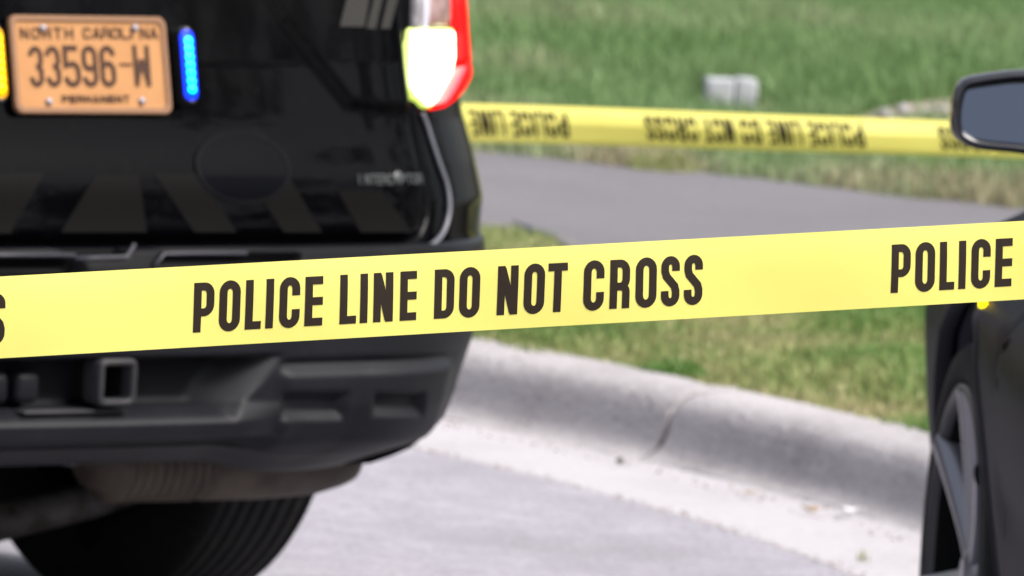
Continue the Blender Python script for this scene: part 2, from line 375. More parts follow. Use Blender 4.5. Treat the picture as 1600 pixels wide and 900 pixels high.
# ---- grass
def inside(px, py, poly):
    r = np.zeros(len(px), bool); n = len(poly)
    for i in range(n):
        x1, y1 = poly[i]; x2, y2 = poly[(i+1)%n]
        c_ = ((y1 > py) != (y2 > py)) & (px < (x2-x1)*(py-y1)/(y2-y1+1e-12)+x1); r ^= c_
    return r
drive_poly = [tuple(p[:2]) for p in Ud]+[tuple(p[:2]) for p in Ld[::-1]]
dirt_poly = [tuple(p[:2]) for p in DP]
def vnoise(x, y, sc, seed):
    g = np.random.default_rng(seed).random((64,64)); X = x*sc; Y = y*sc; i = np.floor(X).astype(int); j = np.floor(Y).astype(int); fx = X-i; fy = Y-j
    fx = fx*fx*(3-2*fx); fy = fy*fy*(3-2*fy)
    return (g[i%64,j%64]*(1-fx)+g[(i+1)%64,j%64]*fx)*(1-fy)+(g[i%64,(j+1)%64]*(1-fx)+g[(i+1)%64,(j+1)%64]*fx)*fy
def offset_of(px, py):
    i = np.clip(np.interp(py, YY, np.arange(len(YY))), 0, len(YY)-1)
    d = px-kx(py); nx = np.interp(py, YY, KN[:,0]); return d*nx          # distance to the kerb base line, roughly
def blades(name, x, y, hgt, wid, tint, m, lean=.5, z=None):
    n = len(x); az = rng.random(n)*2*pi; la = rng.random(n)*2*pi; ll = hgt*lean*rng.random(n)
    dx, dy = np.cos(az)*wid/2, np.sin(az)*wid/2
    if z is None: z = np.full(n, .135)
    V = np.empty((n,5,3))
    V[:,0] = np.stack([x-dx, y-dy, z-.02],1); V[:,1] = np.stack([x+dx, y+dy, z-.02],1)
    mx, my = x+np.cos(la)*ll*.35, y+np.sin(la)*ll*.35
    V[:,2] = np.stack([mx-dx*.75, my-dy*.75, z+hgt*.6],1); V[:,3] = np.stack([mx+dx*.75, my+dy*.75, z+hgt*.6],1)
    V[:,4] = np.stack([x+np.cos(la)*ll, y+np.sin(la)*ll, z+hgt],1)
    me = bpy.data.meshes.new(name); me.vertices.add(n*5); me.vertices.foreach_set('co', V.ravel())
    base = np.arange(n)*5; q = np.stack([base, base+1, base+3, base+2],1); tr_ = np.stack([base+2, base+3, base+4],1)
    loops = np.concatenate([q.ravel(), tr_.ravel()]); me.loops.add(len(loops)); me.loops.foreach_set('vertex_index', loops)
    me.polygons.add(2*n); me.polygons.foreach_set('loop_start', np.concatenate([np.arange(n)*4, 4*n+np.arange(n)*3])); me.polygons.foreach_set('loop_total', np.concatenate([np.full(n,4), np.full(n,3)]))
    at = me.attributes.new('tint', 'FLOAT', 'POINT'); at.data.foreach_set('value', np.repeat(tint, 5).astype(np.float32))
    me.update(calc_edges=True); me.materials.append(m); o = bpy.data.objects.new(name, me); C.objects.link(o); return o
# far lawn: everything beyond the drive
N = 330000
yy = 20.5+18.5*rng.random(N)**1.0; half = (yy*900/FPX)+1.3; xx = (rng.random(N)*2-1)*half
keep = ~inside(xx, yy+.10*rng.random(N), drive_poly) & ~(inside(xx, yy, dirt_poly) & (rng.random(N) > .03))
far_side = yy > np.interp(xx, Ud[:,0], Ud[:,1])-.12
keep &= far_side & ~((np.abs(xx-.637) < .13) & (yy > 25.75) & (yy < 26.8)) 
xx, yy = xx[keep], yy[keep]
edge = yy-np.interp(xx, Ud[:,0], Ud[:,1])
n1 = vnoise(xx+50, yy+50, .9, 1); n2 = vnoise(xx+50, yy+50, 3.1, 2); n3 = vnoise(xx+50, yy+50, .35, 3)
near = np.exp(-np.maximum(edge,0)/1.5)
tint = np.clip(.05+.42*n1+.30*n2*n3*1.6-.08+.55*near*n2+.22*near+rng.normal(0,.08,len(xx)), 0, 1)
hg = (.05+.05*n2+.06*n3)*(1-.45*near)*(.6+.7*rng.random(len(xx)))
lawn_grass = kind(blades('lawn_grass', xx, yy, hg, .010, tint, MT['lawn'], .7, z=.13+.012*np.sin(offset_of(xx,yy)*1.7)), 'stuff')
# verge between kerb and drive
N = 330000
yy = 14.2+8.2*rng.random(N); half = yy*900/FPX+.9; xx = (rng.random(N)*2-1)*half
of = offset_of(xx, yy)
n1 = vnoise(xx+50, yy+50, 2.2, 4); n2 = vnoise(xx+50, yy+50, 5.5, 5); n3 = vnoise(xx+50, yy+50, .9, 6)
keep = (of > .135+.075*n2+.05*(1-n1)) & ~inside(xx, yy-.12-.16*n2*n1, drive_poly) & (yy < np.interp(xx, Ud[:,0], Ud[:,1])-.3)
# thin where dry
keep &= rng.random(N) < (.55+.45*n1)
xx, yy, of, n1, n2, n3 = [a[keep] for a in (xx, yy, of, n1, n2, n3)]
tint = np.clip(1.12-.85*n1-.40*n2+.15*(n3-.5)+rng.normal(0,.15,len(xx)), 0, 1)
hg = (.016+.034*np.clip(n1*1.5-.45,0,1))*(.6+.8*rng.random(len(xx)))
verge_grass = kind(blades('verge_grass', xx, yy, hg, .0065, tint, MT['verge'], 1.0, z=lawn_z(of)+.004), 'stuff')
# darker tufts one can pick out
def tuft(px, py, rad, h, n, label, tl=.0):
    c = onz(px, py, .14); a = rng.random(n)*2*pi; r = rad*np.sqrt(rng.random(n))
    o = blades('grass_tuft', np.cos(a)*r, np.sin(a)*r, h*(1-.6*(r/rad)**2)*(.6+.6*rng.random(n)), .008, np.clip(tl+rng.normal(.12,.12,n),0,1), MT['verge'], .8, z=np.zeros(n))
    o.location = (c[0], c[1], .138); return tag(o, label, 'grass tuft', 'darker grass tufts')
tuft(1450,290,.14,.09,500,'tall dark green grass tuft at the far edge of the drive below the wing mirror')
tuft(1052,582,.07,.035,320,'small dark green grass tuft touching the kerb by its open joint')
tuft(925,532,.07,.04,320,'dark green grass tuft under the front tape nearest the kerb bend',.05)
tuft(840,540,.075,.04,340,'brownish green grass tuft at the kerb top nearest the black police vehicle',.28)
tuft(1035,268,.10,.07,300,'brown flecked grass tuft on the far edge of the drive below the tape',.5)
wc = onz(1350,878,0.0); n = 14; a = rng.random(n)*2*pi; r = .013*np.sqrt(rng.random(n))
o = blades('weed', np.cos(a)*r, np.sin(a)*r, .012*(.5+rng.random(n)), .004, np.clip(rng.normal(.6,.15,n),0,1), MT['verge'], 1.6, z=np.zeros(n))
o.location = (wc[0], wc[1], .008); tag(o, 'tiny green weed growing at the seam of gutter and road', 'weed')

def grit(name, n, o0, o1, y0, y1, m, smax):
    i = np.interp(y0+(y1-y0)*rng.random(n), YY, np.arange(len(YY))); k = np.arange(len(YY)); of = o0+(o1-o0)*rng.random(n)**2
    X = np.interp(i, k, KP[:,0])+np.interp(i, k, KN[:,0])*of; Yv = np.interp(i, k, KP[:,1])+np.interp(i, k, KN[:,1])*of
    s_ = smax*(.25+.75*rng.random(n)**3); a = rng.random(n)*6.3; V = []; F = []
    for q in range(n):
        for d in (0, 2.1, 4.2): V.append((X[q]+s_[q]*cos(a[q]+d), Yv[q]+s_[q]*.7*sin(a[q]+d), .003))
        V.append((X[q], Yv[q], .004+s_[q]*.7)); b_ = 4*q; F += [(b_,b_+1,b_+3),(b_+1,b_+2,b_+3),(b_+2,b_,b_+3)]
    return kind(obj(name, V, F, m, smooth=False), 'stuff')
grit('gutter_grit', 1500, -.02, -.16, 13.5, 20, MT['grit'], .006)
grit('gutter_grit', 900, -.44, -.40, 13.5, 20, MT['grit'], .005)
grit('road_grit', 1500, -.45, -2.6, 12.5, 19, MT['stone'], .005)
# unseen wood, added right of the frame to give the black paint reflections
def wood():
    V = []; F = []; mi = []
    r_ = np.random.default_rng(3)
    for k in range(15):
        x = 19+r_.random()*9+(k%2)*5; y = -9+k*2.6+r_.random()*1.2; h = 8+5*r_.random()
        b_ = len(V); n_ = 8
        for z, r in ((-.1,.24),(1.2,.19),(h*.5,.13),(h*.85,.04)):
            for i in range(n_): V.append((x+r*cos(2*pi*i/n_)+.05*z*sin(k), y+r*sin(2*pi*i/n_), z+.1))
        f = grid_faces(4, n_, b_, wrap=True); F += f; mi += [0]*len(f)
        cl = [(r_.normal(0,1.5), r_.normal(0,1.5), h*(.28+.68*r_.random()), .7+.7*r_.random()) for _ in range(17)]
        for cx, cy, cz_, cr_ in cl:
            for _ in range(95):
                d = r_.normal(0,1,3); d /= np.linalg.norm(d); p = np.array([x+cx, y+cy, cz_])+d*cr_*r_.random()**.4; s_ = .10+.10*r_.random()
                u = r_.normal(0,1,3); u /= np.linalg.norm(u); v = np.cross(u, d); v /= np.linalg.norm(v)+1e-9
                b_ = len(V); V += [p-u*s_, p+v*s_*.6, p+u*s_, p-v*s_*.6]; F.append((b_,b_+1,b_+2,b_+3)); mi.append(1)
    o = obj('unseen_wood', V, F, [MT['bark'], MT['leaves']], smooth=False); o.data.polygons.foreach_set('material_index', mi); return kind(o, 'stuff')
wood()
# ---- small loose things
def pebble(name, px, py, z, r, m, label, cat, group=None, sq=(1,.8,.6)):
    c = onz(px, py, z); bm = bmesh.new(); bmesh.ops.create_icosphere(bm, subdivisions=2, radius=1)
    s = random.random()*9
    for v in bm.verts:
        k = 1+.22*sin(3*v.co.x+s)+.16*sin(4*v.co.y+2*s)+.1*sin(5*v.co.z+s)
        v.co = Vector((v.co.x*sq[0]*k*r, v.co.y*sq[1]*k*r, v.co.z*sq[2]*k*r))
    o = obj_bm(name, bm, m); o.location = (c[0], c[1], z+r*sq[2]*.6); o.rotation_euler = (0,0,random.random()*6); return tag(o, label, cat, group)
pebble('pebble', 968, 722, .012, .009, MT['pebble'], 'small dark pebble lying in the gutter at the foot of the kerb', 'pebble')
for i, (x, y, r, lb) in enumerate([(1383,184,.034,'pale stone on the sandy patch, leftmost of four'),(1411,175,.032,'pale stone on the sandy patch, biggest and second from the left'),(1441,174,.024,'small pale stone on the sandy patch, third from the left'),(1470,172,.026,'pale stone on the sandy patch nearest the wing mirror')]):
    pebble('stone', x, y+3, .16, r, MT['stone'], lb, 'stone', 'pale stones on the sandy patch', (1,.8,.55))
def flake(name, px, py, sx, sy, m, label, cat, rz=0., group=None, curl=.4):
    c = onz(px, py, .01); n = 9; V = []
    for i in range(n):
        for j in range(5):
            u = i/(n-1)*2-1; v = (j/4*2-1)*sqrt(max(0.02, 1-u*u*.9)); V.append((u*sx, v*sy, .003+curl*sx*(u*u*.6+v*v*.35)+.1*sx*sin(3*u+2*v)))
    o = obj(name, V, grid_faces(n,5), m, smooth=True); o.location = (c[0], c[1], .010); o.rotation_euler = (0,0,rz); return tag(o, label, cat, group)
flake('paper_scrap', 1326, 803, .022, .014, MT['paper'], 'crumpled white paper scrap in the gutter near the dark car', 'litter', .3, curl=.8)
flake('dry_leaf', 1172, 773, .018, .006, MT['leaf'], 'single orange dry leaf at the foot of the kerb', 'leaf', -.6, 'dry leaves in the gutter')
flake('dry_leaf', 1272, 800, .030, .007, MT['leaf'], 'long brown dry leaf in the gutter left of the paper scrap', 'leaf', -.5, 'dry leaves in the gutter')
# pale block half sunk in the lawn
c = onz(1140,158,.14)
pb = thing('concrete_block', 'small pale concrete block half hidden in the green lawn', 'concrete block', (c[0], c[1], .116), .1)
for sgn, wd in ((-1,.088),(1,.072)):
    bm = bmesh.new(); bevel_box(bm, (sgn*(wd/2+.0004)+(.008), 0, .045), (wd, .09, .10), .012, 3)
    for v in bm.verts: v.co += Vector((0, 0, .006*sin(40*v.co.x)+.002*sin(90*v.co.y)))
    obj_bm('block_half', bm, MT['white_block'], pb)

# ================================================================== POLICE TAPES
# front tape
d0, d1 = 8.07, 8.40
B0, T0, B1, T1 = axd(0,560,d0), axd(1.5,432,d0), axd(1600,468,d1), axd(1601.5,345,d1)
nrm = np.cross(B1-B0, T0-B0); nrm /= np.linalg.norm(nrm); nrm *= -1 if nrm[1] > 0 else 1
def front_tape(u, v, h=0.):
    """u 0..1 across the frame, v 0..1 bottom to top"""
    p = (B0*(1-u)+B1*u)*(1-v)+(T0*(1-u)+T1*u)*v
    wav = .0022*sin(u*9+1.0)+.0012*sin(u*23+v*2)
    return p+nrm*(h+wav-.012*max(0, v-.72)**1.3-.004*(1-v)**2)
def u_of(px, va=.5):
    a = B0*(1-va)+T0*va; b_ = B1*(1-va)+T1*va; lo, hi = -3., 4.
    for _ in range(50):
        m_ = (lo+hi)/2
        if proj(a*(1-m_)+b_*m_)[0] < px: lo = m_
        else: hi = m_
    return lo
n = 420; us = np.linspace(-2.6, 3.4, n); vs = np.linspace(0,1,9)
tp = np.array([[front_tape(u, v) for v in vs] for u in us])
tape1 = grid('police_tape', tp, MT['tape'])
tag(tape1, 'broad yellow police tape with upright black lettering stretched across the foreground', 'police tape', 'yellow police tapes')
L1 = [('P',303,335),('O',343,376),('L',384,409),('I',416,427),('C',437,469),('E',477,505),('L',532,558),('I',564,576),('N',585,616),('E',627,653),
      ('D',681,712),('O',720,752),('N',779,811),('O',820,852),('T',857,887),('C',912,944),('R',953,984),('O',993,1026),('S',1033,1062),('S',1069,1098)]
TW = .0762; UL = np.linalg.norm(B1-B0)
def tape_items(shift):
    it = []
    for ch, a, b_ in L1:
        it.append((ch, u_of(a)*UL+shift, u_of(b_)*UL+shift, .178*TW-(.0007 if ch in 'OCS' else 0), .79*TW+(.0007 if ch in 'OCS' else 0)))
    return it
per = (u_of(1392)-u_of(303))*UL
place1 = lambda u, v, h: front_tape(u/UL, v/TW, h)
pl_ = (u_of(1098)-u_of(7))*UL
for k in range(-3, 5):
    lettering('lettering', tape_items(k*(per if k >= 0 else pl_)), place1, MT['ink'], tape1, .162)
# rear tape: folded along its length, printing upside down
E0, E1 = axd(720,222,18.15), axd(1600,249,18.45)
ux = (E1-E0)/np.linalg.norm(E1-E0); EL = np.linalg.norm(E1-E0)
fwd = np.array([-ux[1], ux[0], 0.]); fwd *= 1 if fwd[1] > 0 else -1; fwd /= np.linalg.norm(fwd)
fold_s = np.array([0,.007,.040,.060,.0762]); fold_f = np.array([.004,.000,-.006,.000,.020]); fold_z = np.array([0,.006,.037,.056,.066])
def rear_tape(u, v, h=0.):
    f = np.interp(v, fold_s, fold_f); z = np.interp(v, fold_s, fold_z)
    k = 1.2-.12*u/EL; sag = .006*sin(u*2.2)+.002*sin(u*7)
    return E0+ux*u+np.array([0,0,1.])*(z*k+.0)+fwd*(f*k+.003*sin(u*5+v*40)-h)+np.array([0,0,sag*.4])
us = np.linspace(-1.2, EL+2.2, 200); vs = np.unique(np.concatenate([np.linspace(0,.0762,12), fold_s]))
tape2 = grid('police_tape', np.array([[rear_tape(u, v) for v in vs] for u in us]), MT['tape'])
tag(tape2, 'folded yellow police tape with upside down lettering behind the police vehicle', 'police tape', 'yellow police tapes')
def e_of(px):
    lo, hi = -3., 4.
    for _ in range(50):
        m_ = (lo+hi)/2
        if proj(rear_tape(m_, .04))[0] < px: lo = m_
        else: hi = m_
    return lo
k0, k1 = e_of(1350), e_of(1010)
def rear_items(shift):
    it = []
    for ch, a, b_ in L1:
        f = lambda x: k0+(k1-k0)*(x-303)/(1098-303)+shift
        it.append((ch, f(a), f(b_), .062, .014))
    return it
def place2(u, v, h): return rear_tape(u, v, h)
def lettering_rot(items, parent):
    V = []; F = []
    for ch, u0, u1, v0, v1 in items:
        Hh = abs(v1-v0); wl = abs(u1-u0); s = .14
        for j, (pts, cl) in enumerate(glyph(ch, .42 if ch != 'I' else s, s)):
            vv, ff = strip(pts, s, cl, 12); off = len(V); gw = .42 if ch != 'I' else s
            for p in vv: V.append(place2(u0-p[0]/gw*wl-.30*((v0-p[1]*Hh)-.038), v0-p[1]*Hh, .0022+j*.0002))
            F += [tuple(off+i for i in f) for f in ff]
    return obj('lettering', V, F, MT['ink'], parent, smooth=False)
per2 = e_of(1350)-e_of(888)
for k in (-1, 0, 1): lettering_rot(rear_items(k*per2), tape2)

# ================================================================== POLICE SUV
YAW = .7074
Fd = np.array([-sin(YAW), cos(YAW), 0]); Rd = np.array([cos(YAW), sin(YAW), 0])
O = np.array([-.674, 13.4413, 0]) - Fd*.1058
suv = thing('police_vehicle', 'black police utility vehicle seen from behind with orange plate and lit tail lamp', 'police car', tuple(O), YAW)
def to_world(p): return O+Rd*p[0]+Fd*p[1]+np.array([0,0,p[2]])
def w2l(P): v = np.asarray(P)-O; return np.array([v@Rd, v@Fd, v[2]])
BODY = dict(z=[.30,.66,.70,.98,1.15,1.2], y=[.03,.03,.046,.128,.170,.185], wz=[.30,.54,.71,.76,.82,.89,.97,1.07,1.2], w=[.98,.99,1.028,1.042,1.034,1.018,1.016,1.020,1.01])
BUMP = dict(z=[.33,.37,.40,.45,.60,.64,.67,.70], y=[.09,.030,.012,0,-.004,-.004,.0,.012], wz=[.33,.36,.39,.41,.47,.54,.68,.72], w=[.80,.875,.924,.938,.953,.979,1.000,1.004])
def surf(q, z, T_):
    q = np.asarray(q, float); z = np.asarray(z, float); q, z = np.broadcast_arrays(q, z)
    w_ = np.interp(z, T_['wz'], T_['w']); y0 = np.interp(z, T_['z'], T_['y']); rx = ry = .45; L = w_-rx; Lq = .70
    a = np.abs(q); t = np.clip((a-L)/Lq, 0, 1)*pi/2
    x = np.where(a < L, a, L+rx*np.sin(t)); y = np.where(a < L, 0, ry*(1-np.cos(t))); y = y+np.maximum(0, a-L-Lq)
    return np.stack([np.sign(q)*x, y+y0+.08*np.minimum(x, L)**2, z+0*q], -1)
def surf_n(q, z, T_):
    e = 1e-3; a = surf(q+e, z, T_)-surf(q-e, z, T_); b_ = surf(q, z+e, T_)-surf(q, z-e, T_)
    n_ = np.cross(a, b_); return n_/np.linalg.norm(n_, axis=-1, keepdims=True)
def on_suv(px, py, T_=BODY):
    """photo pixel -> (q, z) on the rear surface"""
    q, z = .3, .98-(py-102)*.00104
    for _ in range(40):
        p0 = proj(to_world(surf(q, z, T_))); e = 1e-4
        ja = (proj(to_world(surf(q+e, z, T_)))-p0)/e; jb = (proj(to_world(surf(q, z+e, T_)))-p0)/e
        A = np.array([[ja[0], jb[0]], [ja[1], jb[1]]]); r = np.array([px, py])-p0
        d = np.linalg.solve(A.T@A+np.eye(2)*300, A.T@r); d = np.clip(d, -.08, .08); q += d[0]; z += d[1]
    return float(np.clip(q, -1.2, 1.15)), float(z)
def poly_sd(Q, Z, poly):
    """signed distance to a polygon in (q, z): negative inside"""
    d = np.full(Q.shape, 1e9); ins = np.zeros(Q.shape, bool); n_ = len(poly)
    for i in range(n_):
        ax, ay = poly[i]; bx, by = poly[(i+1)%n_]; ex, ey = bx-ax, by-ay
        t_ = np.clip(((Q-ax)*ex+(Z-ay)*ey)/(ex*ex+ey*ey+1e-12), 0, 1)
        d = np.minimum(d, np.hypot(Q-ax-t_*ex, Z-ay-t_*ey))
        ins ^= ((ay > Z) != (by > Z)) & (Q < (bx-ax)*(Z-ay)/(by-ay+1e-12)+ax)
    return np.where(ins, -d, d)
def px_poly(pts, T_=BODY): return [on_suv(x, y, T_) for x, y in pts]
# --- rear body shell and liftgate
qs = np.concatenate([np.linspace(-1.32,-1.05,20)[:-1], np.arange(-1.05,1.0501,.006), np.linspace(1.05,1.32,20)[1:]]); zs = np.arange(.62, 1.175, .0055)
Q, Z = np.meshgrid(qs, zs, indexing='ij')
Pn = surf(Q, Z, BODY); Nn = surf_n(Q, Z, BODY)
gate_r = on_suv(661, 250)[0]; gate_r2 = on_suv(664,330)[0]; gate_b = on_suv(300,376)[1]
rr_ = .055
gq = gate_r2; dxq = np.abs(Q)-(gq-rr_); dzq = (gate_b+rr_)-Z
sd_gate = np.where((dxq > 0) & (dzq > 0), np.hypot(np.maximum(dxq,0), np.maximum(dzq,0))-rr_, np.maximum(dxq, dzq)-rr_)
groove = -.016*np.exp(-(sd_gate/.0055)**2)
D = groove+np.where(sd_gate < 0, .004, 0)*sstep(-sd_gate, 0, .02)
# pressed crease of the upper gate (a shallow raised centre field, mirrored)
cr = px_poly([(392,-60),(440,35),(541,163),(600,172),(655,172),(655,-60)])
sd_c = poly_sd(np.abs(Q), Z, [(a, b_) for a, b_ in cr]); D = D+np.where(sd_gate < 0, .005*(sstep(-sd_c, -.012, .012)), 0)
# lower gate swell: bulges rearward between the plate and the bottom edge
D = D+np.where(sd_gate < 0, .006*np.exp(-((Z-.80)/.05)**2), 0)
G = Pn+Nn*D[...,None]
cellsd = (sd_gate[:-1,:-1]+sd_gate[1:,1:])/2
body_low = grid('rear_body', G, MT['paint'], suv, mask=cellsd >= 0)
gate = grid('liftgate', G, MT['paint'], suv, mask=cellsd < 0)
def decal_pt(q, z, h):
    p = surf(q, z, BODY); n_ = surf_n(q, z, BODY); sdc = poly_sd(np.abs(np.array([q])), np.array([z]), cr)[0]
    d = .004+.005*sstep(-sdc, -.012, .012)+.006*np.exp(-((z-.80)/.05)**2); return p+n_*(d+h)
def decal(name, poly_px, m, parent, h=.0012, sub=6):
    """a quad decal laid on the gate: four photo corners"""
    c4 = [on_suv(*p) for p in poly_px]; V = []
    for i in range(sub+1):
        for j in range(sub+1):
            u, v = i/sub, j/sub
            q = (c4[0][0]*(1-u)+c4[1][0]*u)*(1-v)+(c4[3][0]*(1-u)+c4[2][0]*u)*v; z = (c4[0][1]*(1-u)+c4[1][1]*u)*(1-v)+(c4[3][1]*(1-u)+c4[2][1]*u)*v
            V.append(decal_pt(q, z, h))
    return obj(name, V, grid_faces(sub+1, sub+1), m, parent)
# ghost chevrons along the foot of the gate (quads between the dark gaps), mirrored about the plate
for qd in ([(82,274),(-60,274),(-60,364),(8,364)], [(140,274),(137,274),(88,364),(190,364)]): pass
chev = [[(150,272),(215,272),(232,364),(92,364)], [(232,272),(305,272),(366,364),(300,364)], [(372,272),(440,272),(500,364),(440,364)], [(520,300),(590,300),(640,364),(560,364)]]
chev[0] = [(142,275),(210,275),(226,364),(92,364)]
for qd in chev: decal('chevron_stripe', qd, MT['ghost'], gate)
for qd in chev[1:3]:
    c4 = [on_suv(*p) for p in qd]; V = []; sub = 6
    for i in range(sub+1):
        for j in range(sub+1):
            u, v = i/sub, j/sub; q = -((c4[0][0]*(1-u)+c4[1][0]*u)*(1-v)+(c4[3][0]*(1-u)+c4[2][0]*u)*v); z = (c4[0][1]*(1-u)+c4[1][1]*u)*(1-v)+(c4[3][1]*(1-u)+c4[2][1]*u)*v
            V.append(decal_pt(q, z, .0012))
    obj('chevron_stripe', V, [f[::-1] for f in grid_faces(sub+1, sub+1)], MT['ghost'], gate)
# faint oval laid on the gate: blue-black disc, paler ring
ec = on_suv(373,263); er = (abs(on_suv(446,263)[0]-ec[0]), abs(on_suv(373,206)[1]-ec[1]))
for nm, r0, r1, m, h in (('oval_disc', .001, .93, MT['oval_blue'], .0022), ('oval_ring', .93, 1.0, MT['oval_rim'], .0030)):
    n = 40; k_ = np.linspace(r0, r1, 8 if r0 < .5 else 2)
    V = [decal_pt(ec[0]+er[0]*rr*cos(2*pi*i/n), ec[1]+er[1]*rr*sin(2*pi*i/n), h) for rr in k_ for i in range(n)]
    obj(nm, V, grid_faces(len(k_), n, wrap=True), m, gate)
# three slanted grey bars laid high on the gate
for qd in ([(538,-12),(572,-12),(563,43),(524,43)], [(580,-12),(593,-12),(580,46),(566,46)], [(601,-12),(616,-12),(602,46),(588,46)]): decal('slanted_bar', qd, MT['grey_bars'], gate)
# model badge: raised letters with a round shield between them
bq0, bz0 = on_suv(553,291); bq1, bz1 = on_suv(650,270)
it = []; txt = 'INTERCEPTOR'; adv = (bq1-bq0)/len(txt)
for i, ch in enumerate(txt): it.append((ch, bq0+adv*(i+.03), bq0+adv*(i+.93), bz0, bz1-.003))
lettering('badge_lettering', it, lambda u, v, h: decal_pt(u, v, h+.002), MT['badge'], gate, .2)
sq, sz = on_suv(614,280); V = [decal_pt(sq, sz, .008)]; n = 20
for i in range(n): V.append(decal_pt(sq+.0105*cos(2*pi*i/n), sz+.0105*sin(2*pi*i/n), .004))
obj('badge_shield', V, [(0,1+i,1+(i+1)%n) for i in range(n)], MT['badge'], gate)
# sky highlight on the bumper wing edge, put in as a light grey tube
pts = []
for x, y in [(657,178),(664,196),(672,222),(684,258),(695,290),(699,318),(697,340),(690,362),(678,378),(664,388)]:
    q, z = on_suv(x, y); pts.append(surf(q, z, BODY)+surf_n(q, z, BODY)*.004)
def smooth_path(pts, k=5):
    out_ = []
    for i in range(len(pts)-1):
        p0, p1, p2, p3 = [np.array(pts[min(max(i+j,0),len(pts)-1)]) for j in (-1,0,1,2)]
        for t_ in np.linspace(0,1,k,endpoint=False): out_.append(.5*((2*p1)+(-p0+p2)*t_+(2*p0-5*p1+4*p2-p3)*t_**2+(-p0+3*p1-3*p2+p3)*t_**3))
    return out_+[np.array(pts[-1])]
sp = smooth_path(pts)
tube('wing_edge_highlight', sp, .0042, MT['seam'], suv, 8)
tube('wing_edge_highlight', [(-p[0],p[1],p[2]) for p in sp], .0042, MT['seam'], suv, 8)

# --- tail lamps
def lamp_piece(name, rows, m, parent, hgt, bev=.006, sgn=1, base=-.02, endbev=.8):
    """rows: (qL, zL, qR, zR) top to bottom -> a raised lens with rolled edges and a skirt"""
    R_ = np.array(rows); s = np.linspace(0, len(R_)-1, (len(R_)-1)*5+1); R_ = np.stack([np.interp(s, np.arange(len(R_)), R_[:,i]) for i in range(4)], 1)
    us = [0,0,.04,.14,.3,.5,.7,.86,.96,1,1]; n_ = len(R_); P = np.zeros((n_+2, len(us), 3))
    for i in range(-1, n_+1):
        r = R_[min(max(i,0), n_-1)]
        for j, u in enumerate(us):
            q = r[0]*(1-u)+r[2]*u; z = r[1]*(1-u)+r[3]*u; d = hgt-bev*(1-min(1, min(u, 1-u)/.14))**2
            d -= bev*endbev*(1-min(1, min(max(i,0), n_-1-min(i,n_-1))/3))**2
            if j in (0, len(us)-1) or i in (-1, n_): d = base
            p = surf(q, z, BODY)+surf_n(q, z, BODY)*d; P[i+1, j] = (sgn*p[0], p[1], p[2])
    return grid(name, P, m, parent, flip=(sgn > 0))
def rows_px(rows):
    o_ = []
    for (y, xl, xr) in rows:
        a = on_suv(xl, y); b_ = on_suv(xr, y); o_.append((a[0], a[1], b_[0], b_[1]))
    return o_
def ext(rows, xl_rows, dq):                     # red band: from an inner line round the corner
    o_ = []
    for (y, xl, k) in xl_rows:
        a = on_suv(xl, y); o_.append((a[0], a[1], a[0]+dq*k, a[1]))
    return o_
for sgn in (1, -1):
    lamp = lamp_piece('tail_lamp', rows_px([(-90,640,706),(0,640,706),(60,638,706),(120,637,703),(150,645,690),(168,660,676)]), MT['dark_plastic'], suv, .004, sgn=sgn)
    lamp_piece('reversing_light', rows_px([(50,640,700),(54,639,701),(90,638,702),(118,636,697),(135,637,688),(150,645,679),(165,659,668)]), MT['lit_white'], lamp, .014, sgn=sgn)
    lamp_piece('lamp_fringe', rows_px([(44,637,702),(50,635,704),(90,634,704),(118,632,699),(137,633,690),(153,642,681),(169,658,669)]), MT['lit_fringe'], lamp, .009, sgn=sgn)  # yellow-green blur fringe of the white lamp, built as a glowing rim
    lamp_piece('clear_lens', rows_px([(-90,642,652),(0,642,652),(47,641,652)]), MT['clear_lens'], lamp, .012, sgn=sgn)
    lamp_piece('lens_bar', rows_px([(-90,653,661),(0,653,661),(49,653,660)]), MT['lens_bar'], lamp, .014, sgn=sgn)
    lamp_piece('reflector', rows_px([(-90,664,697),(0,664,697),(42,664,697)]), MT['lens_inner'], lamp, .012, sgn=sgn)
    red = [(-90,701,1),(0,701,1),(60,704,1),(100,703,1)]
    lamp_piece('brake_light', ext(None, red, .30), MT['lit_red'], lamp, .026, sgn=sgn, endbev=0)
    lamp_piece('lower_red_lens', ext(None, [(101,703,1),(108,701,1)], .30)+rows_px([(118,697,716),(134,689,710),(152,680,699),(164,672,686),(172,668,674)]), MT['lit_red_soft'], lamp, .0255, sgn=sgn, endbev=0)
    lamp_piece('lens_edge', rows_px([(108,699,704),(122,691,699),(140,682,691),(156,674,682),(166,668,674)]), MT['lit_pink'], lamp, .027, bev=.002, sgn=sgn)

# --- bumper
qs = np.concatenate([np.linspace(-1.32,-1.1,12)[:-1], np.arange(-1.1,1.1001,.0055), np.linspace(1.1,1.32,12)[1:]]); zs = np.concatenate([[.335,.345],np.arange(.352, .700, .0045)])
Q, Z = np.meshgrid(qs, zs, indexing='ij'); A = np.abs(Q)
D = np.zeros(Q.shape)
BP = lambda pts: px_poly(pts, BUMP)
# central hitch recess with sloping ends
zt = on_suv(300,556,BUMP)[1]; zb = on_suv(300,652,BUMP)[1]; q1 = on_suv(452,566,BUMP)[0]; q2 = on_suv(375,628,BUMP)[0]
sd_r = poly_sd(A, Z, [(-.5,zt),(q1,zt),(q2,zb+.018),(q2-.02,zb),(-.5,zb)])
ndist = np.minimum(zt-Z, 9); rec = sstep(-sd_r, 0, .022); side = poly_sd(A, Z, [(-.5,zt+.2),(q1+.02,zt+.2),(q1,zt),(q2,zb),(q2-.02,zb-.2),(-.5,zb-.2)])
D -= .062*np.where(sd_r < 0, np.minimum(sstep(-sd_r, 0, .012), sstep(-side, 0, .075)), 0)
